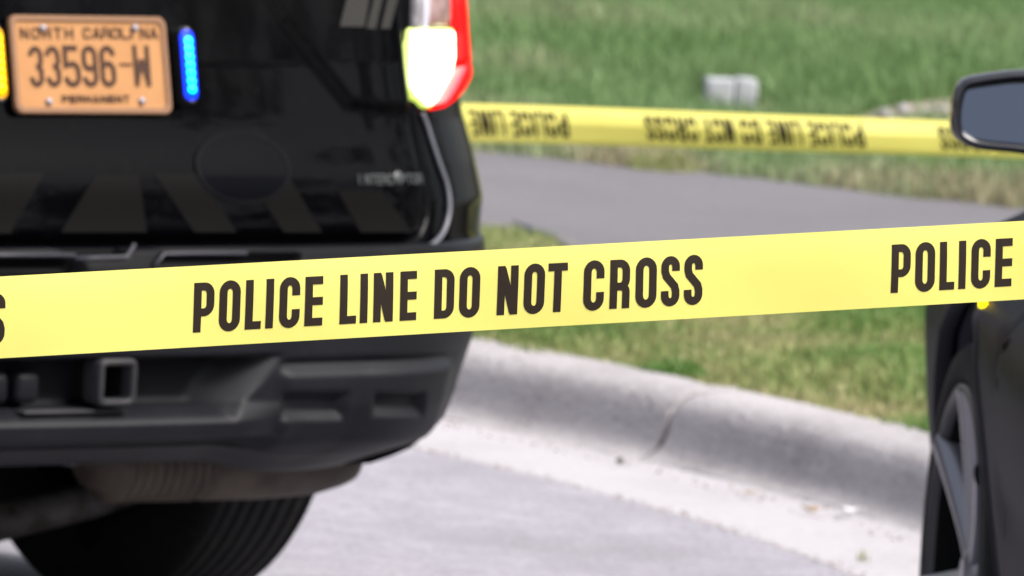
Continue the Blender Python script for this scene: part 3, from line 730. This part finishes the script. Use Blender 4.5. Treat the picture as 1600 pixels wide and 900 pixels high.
# slot under the hitch
sd_s = poly_sd(A, Z, [(-.5,on_suv(200,633,BUMP)[1]),(on_suv(208,640,BUMP)[0],on_suv(208,633,BUMP)[1]),(on_suv(208,640,BUMP)[0],on_suv(208,648,BUMP)[1]),(-.5,on_suv(200,650,BUMP)[1])])
D -= .05*sstep(-sd_s, -.002, .008)
# lower lip under the recess, valance set back below it
zl0 = on_suv(300,656,BUMP)[1]; zl1 = on_suv(300,674,BUMP)[1]
win = 1-sstep(A, q2-.02, q2+.14)
D += win*.022*sstep(Z, zl1-.012, zl1)*(1-sstep(Z, zl0, zl0+.03))
D -= win*.025*(1-sstep(Z, zl1-.02, zl1-.004))
# outer block: step with a small ledge
zc = on_suv(560,573,BUMP)[1]; qc = on_suv(440,570,BUMP)[0]; qe = on_suv(690,560,BUMP)[0]
blk = sstep(A, qc-.01, qc+.015)*(1-sstep(A, qe, qe+.08))
D += blk*.011*(1-sstep(Z, zc-.014, zc+.004))*sstep(Z, .36, .40)
D -= blk*.008*np.exp(-((Z-zc-.008)/.006)**2)
# two vents in the block
for p4 in ([(440,611),(538,611),(530,652),(432,652)], [(578,612),(656,612),(652,646),(576,646)]):
    sd_v = poly_sd(A, Z, BP(p4)); D -= .017*sstep(-sd_v, -.004, .012)
# stepped pads on the top edge
zp = on_suv(300,398,BUMP)[1]
for p4, dd in (([(240,418),(256,396),(400,396),(470,398),(470,440),(240,440)], -.016), ([(-40,402),(118,402),(124,440),(-40,440)], -.014), ([(96,378),(205,378),(196,398),(108,398)], -.03)):
    q4 = BP(p4); sd_p = poly_sd(Q, Z, q4); D += dd*sstep(-sd_p, -.003, .006)
    if p4[0][0] == 240: sd_p = poly_sd(-Q, Z, q4); D += dd*sstep(-sd_p, -.003, .006)
B_ = surf(Q, Z, BUMP)+surf_n(Q, Z, BUMP)*D[...,None]
top = B_[:, -1:].copy(); top[:,:,1] += .06; top[:,:,2] += .004; bot = B_[:, :1].copy(); bot[:,:,1] += .10; bot[:,:,2] += .02
ks_ = int(np.searchsorted(zs, .590))
bumper = grid('bumper', np.concatenate([bot, B_[:, :ks_+1]], 1), MT['plastic'], suv)
grid('bumper_top', np.concatenate([B_[:, ks_:], top], 1), MT['gloss'], bumper)
for pl in ([(-60,399),(20,399),(116,399)], [(118,404),(160,403),(196,402),(203,394),(210,381)], [(241,416),(256,397),(320,396),(385,396)]):  # highlight lines along the pad steps, put in as paler tubes
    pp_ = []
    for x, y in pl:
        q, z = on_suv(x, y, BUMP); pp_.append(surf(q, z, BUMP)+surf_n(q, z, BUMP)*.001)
    tube('step_edge_highlight', pp_, .0030, MT['step'], bumper, 8)
# hitch receiver: square tube, open end
def sq_tube(name, c, so, wall, y0, y1, m, parent, r=.012):
    def ring(h, rad, y):
        p = []
        for k, (sx, sz) in enumerate(((1,1),(-1,1),(-1,-1),(1,-1))):
            for a in np.linspace(k*90, k*90+90, 5): p.append((c[0]+sx*(h-rad)+rad*cos(radians(a)), y, c[1]+sz*(h-rad)+rad*sin(radians(a))))
        return p
    R_ = [ring(so,r,y1), ring(so,r,y0+.004), ring(so-.002,r,y0), ring(so-wall+.002,r*.6,y0), ring(so-wall,r*.6,y0+.004), ring(so-wall,r*.6,y1)]
    return grid(name, np.array([x+[x[0]] for x in R_]), m, parent)
hz = .4985
sq_tube('hitch_collar', (0,hz-.002), .0370, .0105, -.012, .03, MT['steel'], sq_tube('hitch_receiver', (0,hz-.002), .0335, .007, .012, .32, MT['under'], suv))
bm = bmesh.new(); bevel_box(bm, (0,.28,hz+.01), (1.0,.07,.07), .01); obj_bm('hitch_crossbar', bm, MT['under'], suv)
for x_, wd_ in ((-.148,.046),(-.205,.040)):
    bm = bmesh.new(); bevel_box(bm, (x_,.055,hz-.012), (wd_,.07,.050), .012, 3); obj_bm('trailer_socket', bm, MT['plastic'], suv)
bm = bmesh.new(); bevel_box(bm, (-.07,.03,hz-.048), (.2,.06,.006), .002); obj_bm('hitch_bracket', bm, MT['steel'], suv)
# --- licence plate with its lamps
PC = np.array([0,.106,.9794]); INC = .2242
pu = np.array([0, sin(INC), cos(INC)]); pn = np.array([0,-cos(INC), sin(INC)]); px_ = np.array([1.,0,0])
def plate_pt(x, z, h): return PC+px_*x+pu*z+pn*h
def rrect(hw, hh, r, n=6):
    p = []
    for k, (sx, sz) in enumerate(((1,1),(-1,1),(-1,-1),(1,-1))):
        for a in np.linspace(k*90, k*90+90, n): p.append((sx*(hw-r)+r*cos(radians(a)), sz*(hh-r)+r*sin(radians(a))))
    return p
def plate_rings(name, rings, m, parent, cap=True):
    V = []; F = []; n_ = len(rrect(1,1,.1))
    for (hw, hh, r, h) in rings: V += [plate_pt(x, z, h) for x, z in rrect(hw, hh, r)]
    for i in range(len(rings)-1):
        for k in range(n_): F.append((i*n_+k, i*n_+(k+1)%n_, (i+1)*n_+(k+1)%n_, (i+1)*n_+k))
    if cap: F.append(tuple((len(rings)-1)*n_+k for k in range(n_)))
    return obj(name, V, F, m, parent, smooth=False)
plate = plate_rings('licence_plate', [(.1525,.0762,.014,-.004),(.1525,.0762,.014,.0),(.1400,.0640,.010,-.0005),(.1395,.0635,.010,-.0008)], MT['plate'], suv)
plate_rings('plate_rim', [(.1530,.0767,.0145,-.006),(.1530,.0767,.0145,.001),(.1515,.0752,.0135,.0028),(.1440,.0685,.011,.0028),(.1425,.0668,.010,.0006)], MT['plate_rim'], plate, cap=False)
plate['label'] = 'orange licence plate with brown numbers'
pp = lambda u, v, h: plate_pt(u, v, h)
def ppx(x, y):                                                  # photo pixel -> plate x, z
    r = ray(x, y); A_ = np.stack([Rd, Fd*pu[1]+np.array([0,0,pu[2]]), -r], 1); v = np.linalg.solve(A_, CAM-(to_world(PC))); return -(-v[0]), v[1]
def plate_solve(x, y):
    r = ray(x, y); e1 = Rd; e2 = Fd*pu[1]+np.array([0,0,pu[2]]); c0 = to_world(PC); A_ = np.stack([e1, e2, -r], 1); v = np.linalg.solve(A_, CAM-c0); return v[0], v[1]
def plate_line(spec, m, weight):
    it = []
    for ch, x0, x1, y0, y1 in spec:
        a = plate_solve(x0, y1); b_ = plate_solve(x1, y0); a2 = plate_solve(x1, y1)
        it.append((ch, a[0], a2[0], a[1], b_[1]))
    return lettering('plate_lettering', it, pp, m, plate, weight, up=.0006)
plate_line([('3',48,70,72,136),('3',74,97,72,136),('5',102,128,71,136),('9',131,155,71,136),('6',159,183,71,136),('-',188,207,84,118),('W',211,237,71,135)], MT['plate_ink'], .13)
xs_ = np.linspace(33,247,15)
plate_line([(ch, x, x+13, 43, 61) for ch, x in zip('NORTH CAROLINA', list(np.linspace(32,102,5))+[0]+list(np.linspace(130,234,8))) if ch != ' '], MT['plate_ink'], .19)
plate_line([(ch, x, x+10, 149, 161) for ch, x in zip('PERMANENT', np.linspace(97,193,9))], MT['plate_ink'], .24)
for x, z in [plate_solve(66,44), plate_solve(210,44), plate_solve(76,159), plate_solve(221,158)]:
    V = [plate_pt(x, z, .006)]; n = 12
    for rr, h in ((.0035,.0055),(.0055,.0035),(.006,0)):
        for i in range(n): V.append(plate_pt(x+rr*cos(2*pi*i/n), z+rr*sin(2*pi*i/n), h))
    F = [(0,1+i,1+(i+1)%n) for i in range(n)]+[(1+k*n+i,1+(k+1)*n+i,1+(k+1)*n+(i+1)%n,1+k*n+(i+1)%n) for k in range(2) for i in range(n)]
    obj('plate_bolt', V, F, MT['bolt'], plate)
# LED warning bars either side of the plate
def led_bar(sgn, m_led, m_lens):
    a = plate_solve(282,60); b_ = plate_solve(297,146); cx = (a[0]+b_[0])/2; half = (a[1]-b_[1])/2; cz = (a[1]+b_[1])/2
    V = []; F = []; ring = rrect(.0135, half+.018, .010); n_ = len(ring)
    for k, h in ((1,-.02),(1,.006),(.9,.009)): V += [plate_pt(sgn*(cx+x*k), cz+z*(k if k == 1 else .985), h) for x, z in ring]
    for i in range(2):
        for k in range(n_): F.append((i*n_+k, i*n_+(k+1)%n_, (i+1)*n_+(k+1)%n_, (i+1)*n_+k))
    F.append(tuple(2*n_+k for k in range(n_)))
    hs = obj('warning_light', V, F, MT['dark_plastic'], suv)
    ring = rrect(.0128, half+.012, .0115)
    V = [plate_pt(sgn*(cx+x), cz+z, .0085) for x, z in ring]+[plate_pt(sgn*(cx+x*.85), cz+z*.98, .013) for x, z in ring]
    F = [(k,(k+1)%n_,n_+(k+1)%n_,n_+k) for k in range(n_)]+[tuple(n_+k for k in range(n_))]
    obj('light_lens', V, F, m_lens, hs)
    for i in range(7):
        zc_ = cz+half*(1-2*(i+.5)/7)*1.02; bm = bmesh.new(); bmesh.ops.create_uvsphere(bm, u_segments=14, v_segments=8, radius=1)
        for v in bm.verts:
            v.co = Vector(plate_pt(sgn*cx+v.co.x*.0072, zc_+v.co.y*.0066, .0125+v.co.z*.004))
        obj_bm('light_emitting_diode', bm, m_led, hs)
    for zz in (half+.012, -half-.012):
        V, F = tube_vf([plate_pt(sgn*cx, cz+zz, .008), plate_pt(sgn*cx, cz+zz, .0115)], .0032, 10); obj('fixing_screw', V, F, MT['bolt'], hs)
    hs['label'] = 'lit blue warning light bar' if sgn > 0 else 'lit amber warning light bar'
led_bar(1, MT['led_blue'], MT['led_blue_lens']); led_bar(-1, MT['led_amber'], MT['led_amber_lens'])
# --- exhaust and suspension under the bumper
mz = .345
rb = []
for i in range(9):
    s0 = .0 + i*.0195; rb += [(s0, .055), (s0+.007, .071), (s0+.0125, .071), (s0+.0195, .055)]
def lw(px, py, Y):                              # pixel -> local x, z on the plane Y = const
    r = ray(px, py); e1 = Rd; c0 = O+Fd*Y; A_ = np.stack([e1, np.array([0,0,1.]), -r], 1); v = np.linalg.solve(A_, CAM-c0); return v[0], v[1]
ml, mr = lw(180,706,.30), lw(560,702,.30); mlen = mr[0]-ml[0]
prof_m = [(-.03,.0),(-.03,.045)]+rb+[(.185,.066),(.20,.070),(mlen*.62,.070),(mlen*.85,.064),(mlen*.96,.052),(mlen,.045),(mlen,0)]
muf = lathe('silencer', prof_m, 'x', MT['exhaust'], suv, 40, at=(ml[0], .33, (ml[1]+mr[1])/2-.012))
muf.rotation_euler = (0, -atan2(mr[1]-ml[1], mlen)*.6, 0)
p = [lw(-120,806,.9), lw(0,783,.9), lw(80,770,.9), lw(150,755,.9), lw(200,738,.9)]
V, F = tube_vf([(a, .75+.1*i/4, z) for i, (a, z) in enumerate(p)], .032, 14); obj('suspension_arm', V, F, MT['arm'], suv)
p = [lw(120,770,.98), lw(140,810,.98), lw(148,850,.98)]
V, F = tube_vf([(a, .95, z) for a, z in p], .04, 14); obj('damper', V, F, MT['under'], suv)
a, z = lw(232,804,.85); V, F = tube_vf([(a,.80,z),(a+.01,.86,z-.01)], [.010,.016], 8); obj('arm_bolt', V, F, MT['arm'], suv)
a, z = lw(97,718,.12); V, F = tube_vf([(a,.09,z),(a,.13,z)], .009, 8); obj('bumper_bolt', V, F, MT['steel'], suv)
bm = bmesh.new(); bevel_box(bm, (0,2.55,.52), (1.55,4.6,.22), .05); obj_bm('underbody', bm, MT['under'], suv)
# dark splash panel behind the corner of the bumper
cp = [lw(470,695,.16), lw(655,676,.16), lw(628,698,.16), lw(600,710,.16), lw(566,722,.16), lw(480,722,.16)]
for sgn in (1,-1):
    V = [(sgn*a, .14, z) for a, z in cp]+[(sgn*a, .26, z) for a, z in cp]; n = len(cp)
    obj('splash_panel', V, [tuple(range(n)), tuple(range(n,2*n))[::-1]]+[(i,(i+1)%n,n+(i+1)%n,n+i) for i in range(n)], MT['under'], suv, smooth=False)
# --- wheels
def wheel(name, x, y, r, wd, rim_r, parent, out, n_groove=7, spokes=10, steel=True):
    hw = wd/2
    prof_t = [(-hw*.86, rim_r), (-hw, rim_r+.02), (-hw*1.04, (rim_r+r)/2), (-hw*.98, r-.022), (-hw*.90, r-.008)]
    xs2 = np.linspace(-hw*.82, hw*.82, n_groove+1)
    for i in range(n_groove+1):
        a = xs2[i]
        prof_t += [(a-.0, r)] if i in (0, n_groove) else []
        if i < n_groove:
            mid = (xs2[i]+xs2[i+1])/2; prof_t += [(mid-.0035, r), (mid-.0025, r-.005), (mid+.0025, r-.005), (mid+.0035, r)]
    prof_t += [(hw*.90, r-.008), (hw*.98, r-.022), (hw*1.04, (rim_r+r)/2), (hw, rim_r+.02), (hw*.86, rim_r)]
    if n_groove == 0: pass
    ty = lathe(name, prof_t, 'x', MT['rubber'], parent, 96, at=(x, y, r))
    rim = lathe('rim', [(-hw*.86,rim_r-.0),(-hw*.8,rim_r-.012),(0,rim_r-.03),(hw*.8,rim_r-.012),(hw*.86,rim_r),(hw*.84,rim_r+.006)], 'x', MT['under'], ty, 64)
    disc = lathe('wheel_disc', [(out*hw*.35,.0),(out*hw*.38,.06),(out*hw*.30,.12),(out*hw*.55,rim_r-.03),(out*hw*.6,rim_r-.012)], 'x', MT['dark_plastic'], ty, 48)
    return ty
for x in (-.825,.825):
    for y in (.97,4.0): wheel('tyre', x, y, .385, .235, .235, suv, 1 if x > 0 else -1)

# --- the rest of the SUV (sides, front, glass, roof)
def side_sheet(xf, y0, y1, z0, z1, wheels, sgn):
    """outer side of a car with round wheel openings; xf(y, z) -> distance from the centre line"""
    V = []; F = []
    def add(P):
        off = len(V); n_, m_ = P.shape[:2]; V.extend(P.reshape(-1,3)); F.extend(grid_faces(n_, m_, off))
    def P3(y, z): return (sgn*float(xf(y, z)), y, z)
    cuts = []
    for yc, zc_, R_ in wheels:
        Bx = R_+.12; cuts.append((yc-Bx, yc+Bx)); ph = math.asin(min(.99, max(0,(zc_-z0)/R_))); P = []
        for s in np.linspace(0,1,12):
            row = []
            for th in np.linspace(-ph, pi+ph, 61):
                cy, cz_ = R_*cos(th), R_*sin(th); k = min(Bx/max(1e-6,abs(cos(th))), (z1-zc_)/max(1e-6,sin(th)) if sin(th) > 0 else 9)
                by, bz = k*cos(th), max(k*sin(th), z0-zc_)
                e = s**1.2; row.append(P3(yc+cy*(1-e)+by*e, zc_+cz_*(1-e)+bz*e))
            P.append(row)
        lip = [[(sgn*(abs(a[0])-.03), a[1], a[2]) for a in P[0]]]
        add(np.array(lip+P))
    ed = [y0]+[v for c_ in sorted(cuts) for v in c_]+[y1]
    for a, b_ in zip(ed[0::2], ed[1::2]):
        if b_-a > .01: add(np.array([[P3(y, z) for z in np.linspace(z0,z1,24)] for y in np.linspace(a,b_,max(3,int((b_-a)/.06)))]))
    return V, F
def suv_x(y, z): return np.interp(z, BODY['wz'], BODY['w'])-.12*max(0, (y-4.25)/.6)**2*.9
ys0 = float(surf(1.30, .7, BODY)[1])
for sgn in (1,-1):
    V, F = side_sheet(lambda y, z: suv_x(y, z)-.002, ys0-.01, 4.9, .36, 1.17, [(.97,.385,.43),(4.0,.385,.43)], sgn); obj('side_panel', V, F, MT['paint'], suv)
    for yc in (.97,4.0):
        P = np.array([[(sgn*x, yc+.44*cos(t_), .385+.44*sin(t_)) for t_ in np.linspace(-.1,pi+.1,24)] for x in (.5,.99)]); grid('wheel_liner', P, MT['under'], suv)
    gl = [(.975,.19),(.97,3.75)]
def house(q, f):
    p = surf(q, 1.168, BODY); return (p[0]*(1-.27*f), p[1]+.43*f, 1.166+.545*f)
grid('rear_window', np.array([[house(q, f) for q in np.linspace(-.80,.80,21)] for f in np.linspace(0,1,6)]), MT['glass'], suv)
for sgn in (1,-1):
    grid('rear_pillar', np.array([[house(sgn*q, f) for q in np.linspace(.80,1.30,11)] for f in np.linspace(0,1,6)]), MT['paint'], suv)
    a_, b_ = house(1.30,0), house(1.30,1)
    obj('side_window', [(sgn*a_[0],a_[1],a_[2]),(sgn*.95,3.75,1.13),(sgn*.70,2.75,1.70),(sgn*b_[0],b_[1],b_[2])], [(0,1,2,3)], MT['glass'], suv, smooth=False)
obj('roof', [(-.72,.45,1.715),(.72,.45,1.715),(.71,2.8,1.70),(-.71,2.8,1.70),(-.6,.5,1.765),(.6,.5,1.765),(.6,2.6,1.75),(-.6,2.6,1.75)], [(4,5,6,7),(0,1,5,4),(1,2,6,5),(2,3,7,6),(3,0,4,7)], MT['paint'], suv, smooth=False)
obj('windscreen', [(-.97,3.75,1.13),(.97,3.75,1.13),(.70,2.76,1.69),(-.70,2.76,1.69)], [(0,1,2,3)], MT['glass'], suv, smooth=False)
P = np.array([[(x, y, 1.16-.22*max(0,(y-3.7)/1.2)**2-.05*(x/.95)**4) for x in np.linspace(-.96,.96,17)] for y in np.linspace(3.7,4.9,10)]); grid('bonnet', P, MT['paint'], suv)
P = np.array([[(x, 4.88+.12*(1-(x/.97)**2), z) for x in np.linspace(-.88,.88,13)] for z in np.linspace(.3,.94,6)]); grid('front_bumper', P, MT['dark_plastic'], suv)

# ================================================================== DARK CAR ON THE RIGHT
CD = 12.93; wc = axd(1492,893,CD); RYAW = radians(3.2)          # heading: turned this far to the left of +Y
cF = np.array([-sin(RYAW), cos(RYAW), 0]); cR = np.array([cos(RYAW), sin(RYAW), 0])
HW = .93; CO = np.array([wc[0], wc[1], 0])+cR*HW
car = thing('dark_car', 'dark blue grey car at the right edge with its wing mirror and alloy wheel showing', 'car', tuple(CO), RYAW)
def cl(px, py, X):                              # pixel -> local (y, z) on the plane x = X
    r = ray(px, py); c0 = CO+cR*X; A_ = np.stack([cF, np.array([0,0,1.]), -r], 1); v = np.linalg.solve(A_, CAM-c0); return v[0], v[1]
def cz(px, py, Y):                              # pixel -> local (x, z) on the plane y = Y
    r = ray(px, py); c0 = CO+cF*Y; A_ = np.stack([cR, np.array([0,0,1.]), -r], 1); v = np.linalg.solve(A_, CAM-c0); return v[0], v[1]
WZ = float(wc[2]); WR = WZ; RIM = .277
def car_x(y, z):
    x = HW+np.interp(z, [.15,.22,.32,.42,.52,.60,.68,.74,.80,.84,.88], [-.08,-.06,-.03,-.012,.003,.012,.019,.012,-.042,-.12,-.20])
    x -= .40*max(0, (y-.44)/.55)**2.3*.5
    x -= .30*max(0, (-3.0-y)/.7)**2
    if z < .62: x -= .012*np.exp(-((z-.50)/.035)**2)*sstep(-y, .45, .60)        # pressed line of the doors
    return x
for sgn in (-1,1):
    V, F = side_sheet(car_x, -3.65, .88, .16, .88, [(0,WZ,.422),(-2.75,WZ,.422)], sgn); obj('side_panel', V, F, MT['navy'], car)
    for yc in (0,-2.75):
        P = np.array([[(sgn*x, yc+.425*cos(t_), WZ+.425*sin(t_)) for t_ in np.linspace(-.35,pi+.35,40)] for x in (.55,HW-.03)]); grid('wheel_liner', P, MT['under'], car)
        obj('wheel_well', [(sgn*.55,yc-.4,.1),(sgn*.55,yc+.4,.1),(sgn*.55,yc+.4,.8),(sgn*.55,yc-.4,.8)], [(0,1,2,3)], MT['under'], car, smooth=False)
        # trim lip round the opening
        P = np.array([[(sgn*(float(car_x(yc+rr*cos(t_), max(.17,WZ+rr*sin(t_))))+h), yc+rr*cos(t_), max(.165, WZ+rr*sin(t_))) for rr, h in ((.415,-.02),(.416,.002),(.423,.004),(.430,.003),(.432,-.002))] for t_ in np.linspace(-.4,pi+.4,60)]); grid('arch_trim', P, MT['clad'], car)
bm = bmesh.new(); bevel_box(bm, (0,-1.4,.33), (1.1,4.3,.26), .04); obj_bm('underbody', bm, MT['under'], car)
# wheels with five double spokes
def alloy(x, y, sgn):
    hw = .108
    ty = lathe('tyre', [(-hw*.8,RIM),(-hw,RIM+.012),(-hw*1.0,(RIM+WR)/2),(-hw*.98,WR-.014),(-hw*.85,WR-.002),(-.05,WR),(-.045,WR-.008),(-.037,WR-.008),(-.032,WR),(.032,WR),(.037,WR-.008),(.045,WR-.008),(.05,WR),(hw*.85,WR-.002),(hw*.98,WR-.014),(hw*1.0,(RIM+WR)/2),(hw,RIM+.012),(hw*.8,RIM)], 'x', MT['rubber'], car, 96, at=(x,y,WZ))
    lathe('rim_barrel', [(-sgn*hw,RIM-.02),(sgn*hw*.3,RIM-.035),(sgn*hw*.80,RIM-.022),(sgn*hw*.9,RIM-.018)], 'x', MT['under'], ty, 72)
    lathe('rim', [(sgn*hw*.88,RIM-.020),(sgn*hw*.98,RIM-.014),(sgn*hw*1.02,RIM-.004),(sgn*hw*.98,RIM+.004),(sgn*hw*.8,RIM+.002)], 'x', MT['rim_dark'], ty, 72)
    lathe('brake_disc', [(sgn*.0,.0),(sgn*.0,.16),(-sgn*.02,.16)], 'x', MT['under'], ty, 40)
    hub = lathe('hub', [(sgn*.090,0),(sgn*.092,.02),(sgn*.088,.030),(sgn*.070,.055),(sgn*.03,.07)], 'x', MT['rim'], ty, 32)
    for k in range(7):
        a0 = radians(90+360/7*k)
        for d_ in (0,):
            P = []
            for i, s in enumerate(np.linspace(0,1,9)):
                r = .035+(RIM-.040)*s; an = a0+d_*(.10+.13*s*s); wd = .012+.008*s; dep = sgn*(.082+.030*s**1.3)
                c_ = np.array([dep, r*cos(an), r*sin(an)]); tv = np.array([0,-sin(an),cos(an)])
                P.append([c_-tv*wd-np.array([sgn*.03,0,0]), c_-tv*wd*.95, c_-tv*wd*.4+np.array([sgn*.004,0,0]), c_+tv*wd*.4+np.array([sgn*.004,0,0]), c_+tv*wd*.95, c_+tv*wd-np.array([sgn*.03,0,0])])
            grid('spoke', np.array(P), MT['rim'], ty)
    return ty
for sgn in (-1,1):
    for y in (0,-2.75): alloy(sgn*(HW-.101), y, sgn).rotation_euler = (0, 0, radians(2.5) if y == 0 else 0)
# bonnet, glasshouse
def hood_z(x, y):
    e = abs(x)/(HW-.10); return .88+.015*sstep(1-e,0,.3)+.02*(1-e*e)-.16*max(0,(y-.1)/.75)**2
P = np.array([[(x*(float(car_x(y,.88))/(HW-.10)), y, hood_z(x,y)) for x in (HW-.10)*np.sin(np.linspace(-pi/2,pi/2,41))] for y in np.linspace(.88,-.62,24)]); grid('bonnet', P, MT['navy'], car)
P = np.array([[(s*float(car_x(.88,z)), .88+.10*(1-s*s), z) for s in np.linspace(-1,1,15)] for z in (.2,.4,.55,.72,hood_z(0,.88)-.03)]); grid('front_bumper', P, MT['navy'], car)
P = np.array([[(s*float(car_x(-3.65,z)), -3.65-.1*(1-s*s), z) for s in np.linspace(-1,1,15)] for z in (.2,.5,.7,.88,1.0)]); grid('rear_bumper', P, MT['navy'], car)
gx, gt = HW-.115, .56
obj('windscreen', [(-gx+.02,-.40,.94),(gx-.02,-.40,.94),(gt,-1.15,1.42),(-gt,-1.15,1.42)], [(0,1,2,3)], MT['glass'], car, smooth=False)
obj('rear_window', [(-gx+.05,-3.2,.98),(gx-.05,-3.2,.98),(gt,-2.6,1.40),(-gt,-2.6,1.40)], [(3,2,1,0)], MT['glass'], car, smooth=False)
P = np.array([[(x, y, 1.43+.03*(1-(x/gt)**2)-.02*((y+1.85)/.8)**2) for x in np.linspace(-gt,gt,9)] for y in np.linspace(-1.12,-2.63,9)]); grid('roof', P, MT['navy'], car)
for sgn in (-1,1):
    P = np.array([[(sgn*(gx*(1-f)+gt*f), y0*(1-g)+y1*g, (.90+.08*g)*(1-f)+(1.42-.01*g)*f) for g in (0,.5,1)] for f, y0, y1 in ((0,-.40,-3.15),(1,-1.15,-2.6))]); grid('side_window', P, MT['glass'], car)
    V, F = tube_vf([(sgn*(gx+.01),-.30,.885),(sgn*(gx-.05),-.62,1.08),(sgn*(gt+.02),-1.15,1.415)], .032, 10); obj('windscreen_pillar', V, F, MT['navy'], car)
    P = np.array([[(sgn*(float(car_x(y,.88))*(1-f)+(gx-.01)*f), y, .88+.03*f) for f in (0,.5,1)] for y in np.linspace(-.30,-3.3,8)]); grid('shoulder', P, MT['navy'], car)
P = np.array([[(x, y, .99) for x in (-gx+.03,gx-.03)] for y in (-3.2,-3.66)]); grid('boot_lid', P, MT['navy'], car)
# amber side marker lamp on the wing
yz = cl(1535,474,-HW); MX = -float(car_x(*yz))
mk = lathe('side_marker', [(0,.0145),(-.004,.014),(-.008,.010),(-.010,.0)], 'x', MT['led_marker'], car, 20, at=(MX, yz[0], yz[1]))
# wing mirror: shell, glass
MY = -1.0
outline = [(1600,110),(1560,113.5),(1530,118),(1512,122),(1502,128),(1494,142),(1489,162),(1487,182),(1488,200),(1494,214),(1506,224),(1524,232),(1550,236),(1600,241)]
oz = [cz(x, y, MY) for x, y in outline]
x_r = oz[0][0]+.145
oz = [(x_r+.0, oz[0][1]-.004), (x_r-.05, oz[0][1]+.006)]+oz+[(x_r-.05, oz[-1][1]-.008), (x_r, oz[-1][1]+.0)]
oz = [tuple(p) for p in smooth_path([np.array(p) for p in oz], 4)]; OZ = np.array(oz); cen = OZ.mean(0)
def shrink(k, fx=1): return cen+(OZ-cen)*np.array([k if fx else 1, k])
def ins(d):                                     # parallel inset of the closed outline
    n_ = len(OZ); o_ = []
    for i in range(n_):
        t_ = OZ[(i+1)%n_]-OZ[i-1]; t_ /= np.linalg.norm(t_); nn = np.array([-t_[1], t_[0]]); 
        if nn@(cen-OZ[i]) < 0: nn = -nn
        o_.append(OZ[i]+nn*d)
    return np.array(o_)
rings = [(ins(.0145),MY+.016),(ins(.0135),MY+.002),(ins(.009),MY-.006),(ins(.004),MY-.005),(OZ,MY+.004),(shrink(1.0),MY+.02),(shrink(.97),MY+.055),(shrink(.86),MY+.085),(shrink(.62),MY+.105),(shrink(.2),MY+.112)]
P = np.array([[(p[0], y, p[1]) for p in list(r)+[r[0]]] for r, y in rings]); shell = grid('mirror_shell', P, MT['mirror_shell'], car)
g = ins(.0137); V = [(p[0], MY+.009+.22*(p[1]-cen[1])-.02*(p[0]-cen[0]), p[1]) for p in g]
n = len(g); obj('mirror_glass', V, [tuple(range(n))], MT['mirror_glass'], car, smooth=False)
V, F = tube_vf([(x_r-.06,MY+.05,cen[1]-.03),(-gx-.03,MY+.06,cen[1]-.075),(-gx+.03,MY+.07,cen[1]-.08)], [.03,.028,.03], 12); obj('mirror_arm', V, F, MT['mirror_shell'], car)
